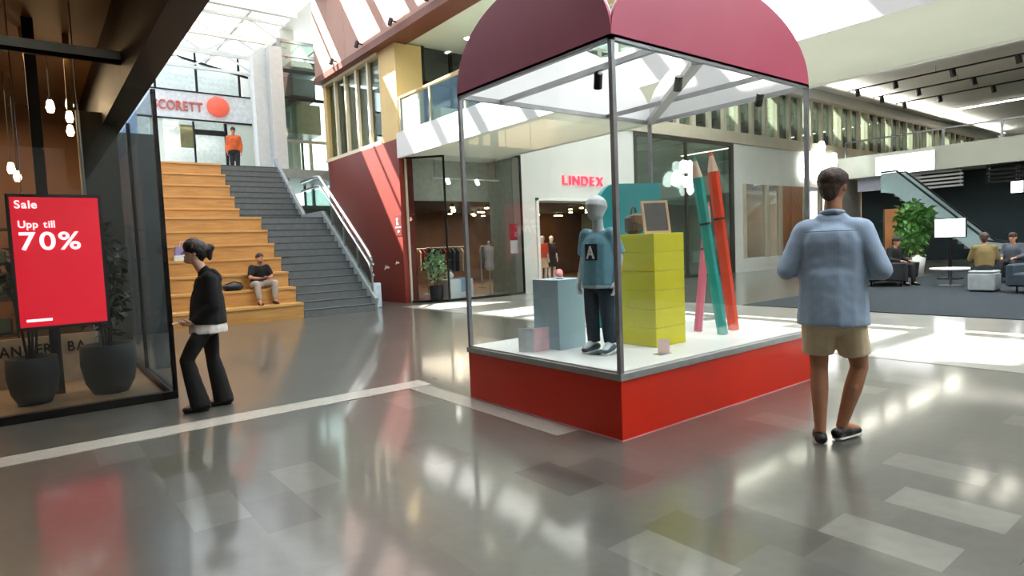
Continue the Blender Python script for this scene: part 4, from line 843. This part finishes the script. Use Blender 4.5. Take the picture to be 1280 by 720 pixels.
# wheelchair-and-arrow plate on the red wall
pt = thing('direction_plate', 'small dark direction plate with white pictogram on the red wall corner', 'sign', (7.9, 15.1, 1.8)); 
bx('plate', mat('plate_red', '#5a1f1a', .5), pt, -.012, 0, -.3, .05, 0, .55)
bx('bar', WHITE, pt, -.018, -.012, -.28, .02, .22, .245); MB().ball((-.016, -.08, .44), .008, .05, .05).build('pictogram_head', WHITE, pt); MB().prism([(-.018, -.16, .3), (-.018, -.03, .3), (-.018, -.05, .4), (-.018, -.12, .36)], (.006, 0, 0)).build('pictogram_body', WHITE, pt); MB().prism([(-.018, -.2, .12), (-.018, -.1, .16), (-.018, -.1, .08)], (.006, 0, 0)).build('arrow', WHITE, pt)
# ================================================================== hall on the right: lounge, bridge, escalator
fb = thing('rear_bridge', 'far upper walkway with glass balustrade across the hall behind the lounge', 'walkway', (0, 0, 0))
bx('slab', WHITE, fb, 31, 34, -9, 13.9, 4.0, 4.5); bx('fascia', SOFT, fb, 30.9, 31, -9, 13.9, 3.95, 4.95)
for i in range(11): y1 = 13.6-i*2; bx('pane', GLASS, fb, 30.98, 31, y1-1.95, y1, 4.95, 5.6); bx('post', STEEL, fb, 30.95, 31.02, y1-.04, y1+.04, 4.5, 5.66)
bx('handrail', STEEL, fb, 30.93, 31.03, -9, 13.6, 5.62, 5.69)
TEALD = mat('dark_teal_wall', '#22353a', .6, var=.08)
for a in ((-9, 11.2, 0, 4.0), (12.9, 13.9, 0, 4.0), (11.2, 12.9, 2.5, 4.0)): struct(MB().box(33.4, 33.6, *a[:2], *a[2:]).build('wall_teal', TEALD))
struct(bx('wall_lit_shop', mat('lit_brown', '#b98d66', .6, var=.2, scale=.7), None, 36, 36.2, 8, 14, 0, 4.0)); area('lit_shop_lamp', (34.8, 11, 3.6), 2, 3, 160, (1, .8, .6))
es = thing('escalator', 'pale glass-sided escalator rising in front of the dark teal wall', 'escalator', (0, 0, 0))
GT = mat('pale_teal_glass', '#a9c4c6', .25, var=.05)
for x in (29.3, 30.3): MB().prism([(x, 7.6, .1), (x, 6.9, .1), (x, 6.9, .7), (x, 7.6, .8), (x, 10.8, 3.9), (x, 11.4, 3.9), (x, 11.4, 3.1), (x, 10.9, 3.0)], (.05, 0, 0)).build('side_panel', GT, es)
for i in range(16): bx('tread', STEEL, es, 29.35, 30.3, 7.5+i*.21, 7.75+i*.21, .02+i*.19, .22+i*.19)
for x in (29.32, 30.32): MB().tube([(x, 6.9, .78), (x, 7.6, .88), (x, 10.8, 3.95), (x, 11.4, 3.95)], .04, 8).build('handrail', BLACK, es)
# signs hanging messy under the bridge: louvre panels
for k, (y0, y1, m) in enumerate(((5.8, 8.2, DARK), (9.0, 11.0, WHITE), (11.4, 12.2, STEEL))):
    t = thing('louvre_screen', ['black louvre screen hung under the far walkway', 'white louvre screen hung under the far walkway', 'steel louvre screen hung under the far walkway'][k], 'screen', (31.3, y0, 3.2))
    for j in range(5): bx('slat', m, t, 0, .12, 0, y1-y0, j*.16, j*.16+.08)
    for yy in (.1, y1-y0-.1): bx('hanger', STEEL, t, .04, .08, yy-.02, yy+.02, 0, .8)
for nm, lab, m, p, q in (('light_box', 'bright white light box under the far walkway', mat('lightbox_white', '#ffffff', .5, var=.01, emit=2.2), (1095, 197), (1168, 212)), ('banner', 'pale lilac banner under the far walkway', mat('lilac_banner', '#b9bccb', .7), (1072, 214), (1150, 233)), ('light_box', 'small white light box beside the black louvres', mat('lightbox_white', '#ffffff', .5, emit=2.2), (1264, 226), (1279, 240))):
    xp = 30.76 if nm == 'light_box' and 'far' in lab else 31.5; a = onX(*p, xp); b = onX(*q, xp); t = thing(nm, lab, 'sign', (xp, b.y, b.z)); bx('face', m, t, -.02, 0, 0, a.y-b.y, 0, a.z-b.z); bx('back', WHITE, t, 0, .13, 0, a.y-b.y, 0, a.z-b.z)
    if xp > 31:
        for yy in (.15, a.y-b.y-.15): MB().bar((.06, yy, a.z-b.z), (.06, yy, 4.0-b.z), .03, .03).build('hanger', STEEL, t)
for p, lab in (((484, 335), 'white bird-shaped mark low on the red wall'), ((497, 329), 'smaller white bird-shaped mark beside the direction plate')):  # two flat white bird shapes set on the red wall
    q = onX(*p, 7.9); t = thing('bird_mark', lab, 'decal', (7.9, q.y, q.z)); s_ = .17 if p[0] < 490 else .12
    MB().prism([(0, -s_, .0), (0, -.3*s_, .35*s_), (0, 0, .12*s_), (0, .35*s_, .5*s_), (0, 1.1*s_, -.35*s_), (0, .3*s_, -.1*s_)], (-.006, 0, 0)).build('wings', WHITE, t)
# ceiling tracks with spotlights
for k, x in enumerate((31.3, 34, 36.8)):
    t = thing('ceiling_track', ['black spotlight track nearest the far walkway balustrade', 'black spotlight track between the other two on the hall ceiling', 'black spotlight track deepest in the hall ceiling'][k], 'track light', (x, 0, 8.1)); bx('rail', DARK, t, -.04, .04, -4, 13.6, 0, .06)
    for y in (-2, 2, 6, 10, 13): MB().tube([(0, y, .06), (0, y, .3)], .01, 5).build('rod', DARK, t)
    for y in (5, 7.2, 9.4, 11.6, 13.2): MB().tube([(0, y, 0), (.0, y-.05, -.3)], .11, 8).build('spot', DARK, t)
t = thing('light_line', 'long white light line across the deep hall ceiling', 'light strip', (43.2, 0, 8.29)); bx('diffuser', SCRN, t, -.08, .08, -4, 13.6, 0, .04); bx('housing', WHITE, t, -.12, .12, -4, 13.6, .04, .11)
for y in (5.6, 6.6, 7.6):  # skylight stripes of the hall ceiling, stood in for by glowing panels
    t = thing('ceiling_skylight_panel', 'bright white skylight strip in the hall ceiling, made as a glowing panel', 'ceiling light', (27.9, y, 8.36), group='hall ceiling panels'); bx('frame', WHITE, t, -.9, .9, -.3, .3, 0, .04); bx('diffuser', SCRN, t, -.85, .85, -.25, .25, -.02, 0)
# lounge
ts = thing('lounge_screen', 'bright white screen on a stand behind the lounge seats', 'screen', (20, 6.04, .012)); bx('bezel', BLACK, ts, 0, .06, -.38, .38, 1.14, 1.68); bx('display', mat('screen_glow', '#ffffff', .5, var=.01, emit=1.8), ts, -.01, 0, -.355, .355, 1.165, 1.655); bx('post', DARK, ts, .02, .07, -.04, .04, 0, 1.14); bx('foot', DARK, ts, -.15, .25, -.25, .25, 0, .03)
f = foliage(600, .5, .75, 1.6, 8, .26); f.m = LEAFG; planter((22.6, 7.8, 0), .32, .6, WHITE, 'large leafy green plant in white tub behind the lounge', f, 1.1, False)
f = foliage(250, .38, .45, 1.0, 12, .2); f.m = LEAFG; planter((20.8, 7.3, 0), .25, .45, MATS['black_pot'], 'smaller leafy green plant beside the lounge screen', f, .6, False)
OLV = mat('olive_jacket', '#75643c', .85, var=.08)
def stool(loc, label, m, rz=0):
    t = thing('cube_stool', label, 'stool', loc, rz); MB().box(-.24, .24, -.24, .24, .03, .40, .02).build('body', m, t); MB().box(-.235, .235, -.235, .235, .40, .46, .025).build('cushion', m, t); bx('plinth', DARK, t, -.2, .2, -.2, .2, 0, .03)
p = Vector((16.3, 4.28, .012)); stool(p, 'pale grey cube stool under the person in olive', mat('pale_grey_felt', '#9aa0a0', .9)); simple_person((p.x, p.y, p.z+.46), (.8, .3), 'person in olive jacket sitting on a pale cube stool, back turned', OLV, MATS['dark_trousers'], HAIRB, SKIN, True, 1, .022)
def sofa(loc, rz, label, m, L=1.8):
    t = thing('sofa', label, 'sofa', loc, rz); MB().box(-L/2, L/2, -.4, .4, .14, .42, .04).build('seat', m, t); MB().box(-L/2, L/2, -.45, -.25, .3, .82, .05).build('backrest', m, t)
    for s in (-1, 1): MB().box(s*L/2-.08, s*L/2+.08, -.42, .4, .14, .6, .03).build('armrest', m, t)
    for sx in (-1, 1):
        for sy in (-.32, .32): MB().tube([(sx*(L/2-.1), sy, 0), (sx*(L/2-.1), sy, .15)], .02, 6).build('leg', DARK, t)
sofa((17.7, 6.75, .012), R(200), 'dark low sofa on the carpet with its back to the facade', mat('dark_sofa', '#1d2024', .9))
sofa((19.3, 4.3, .012), R(100), 'dark sofa facing the olive-jacketed person', mat('dark_sofa2', '#23272c', .9)); sofa((16.2, 2.95, .012), R(80), 'slate grey sofa at the near end of the carpet', mat('slate_sofa', '#34404a', .9), 1.5)
simple_person((17.75, 6.62, .012+.42), (-.35, -.9), 'person in black top sitting on the dark low sofa', MATS['black_jersey'], MATS['dark_trousers'], HAIRD, SKIN, True, 1, .022)
simple_person((18.2, 7.9, .0), (-.6, -.8), 'person in brown jacket standing behind the dark low sofa', mat('brown_jacket', '#5f3f2c', .8), MATS['dark_trousers'], HAIRD, SKIN, False, 1, .024)
simple_person((19.25, 4.45, .012+.42), (-1, .1), 'person in slate grey top sitting on the dark sofa across the table', mat('white_top', '#4a5058', .8), MATS['dark_trousers'], HAIRB, SKIN, True, 1, .024)
def coffee(loc, label, m):
    t = thing('coffee_table', label, 'table', loc); MB().lathe([(.42, .4), (.43, .42), (.42, .44)], n=24).build('top', m, t); MB().tube([(0, 0, .02), (0, 0, .4)], .03, 8).build('stem', STEEL, t); MB().lathe([(.25, 0), (.25, .02), (.04, .03)], n=20).build('base', STEEL, t)
coffee((17.6, 5.3, .012), 'round white coffee table between the lounge seats', WHITE); coffee((18.0, 3.5, .012), 'round dark coffee table on the near carpet', DARK)
bpy.data.scenes.remove(TMP)
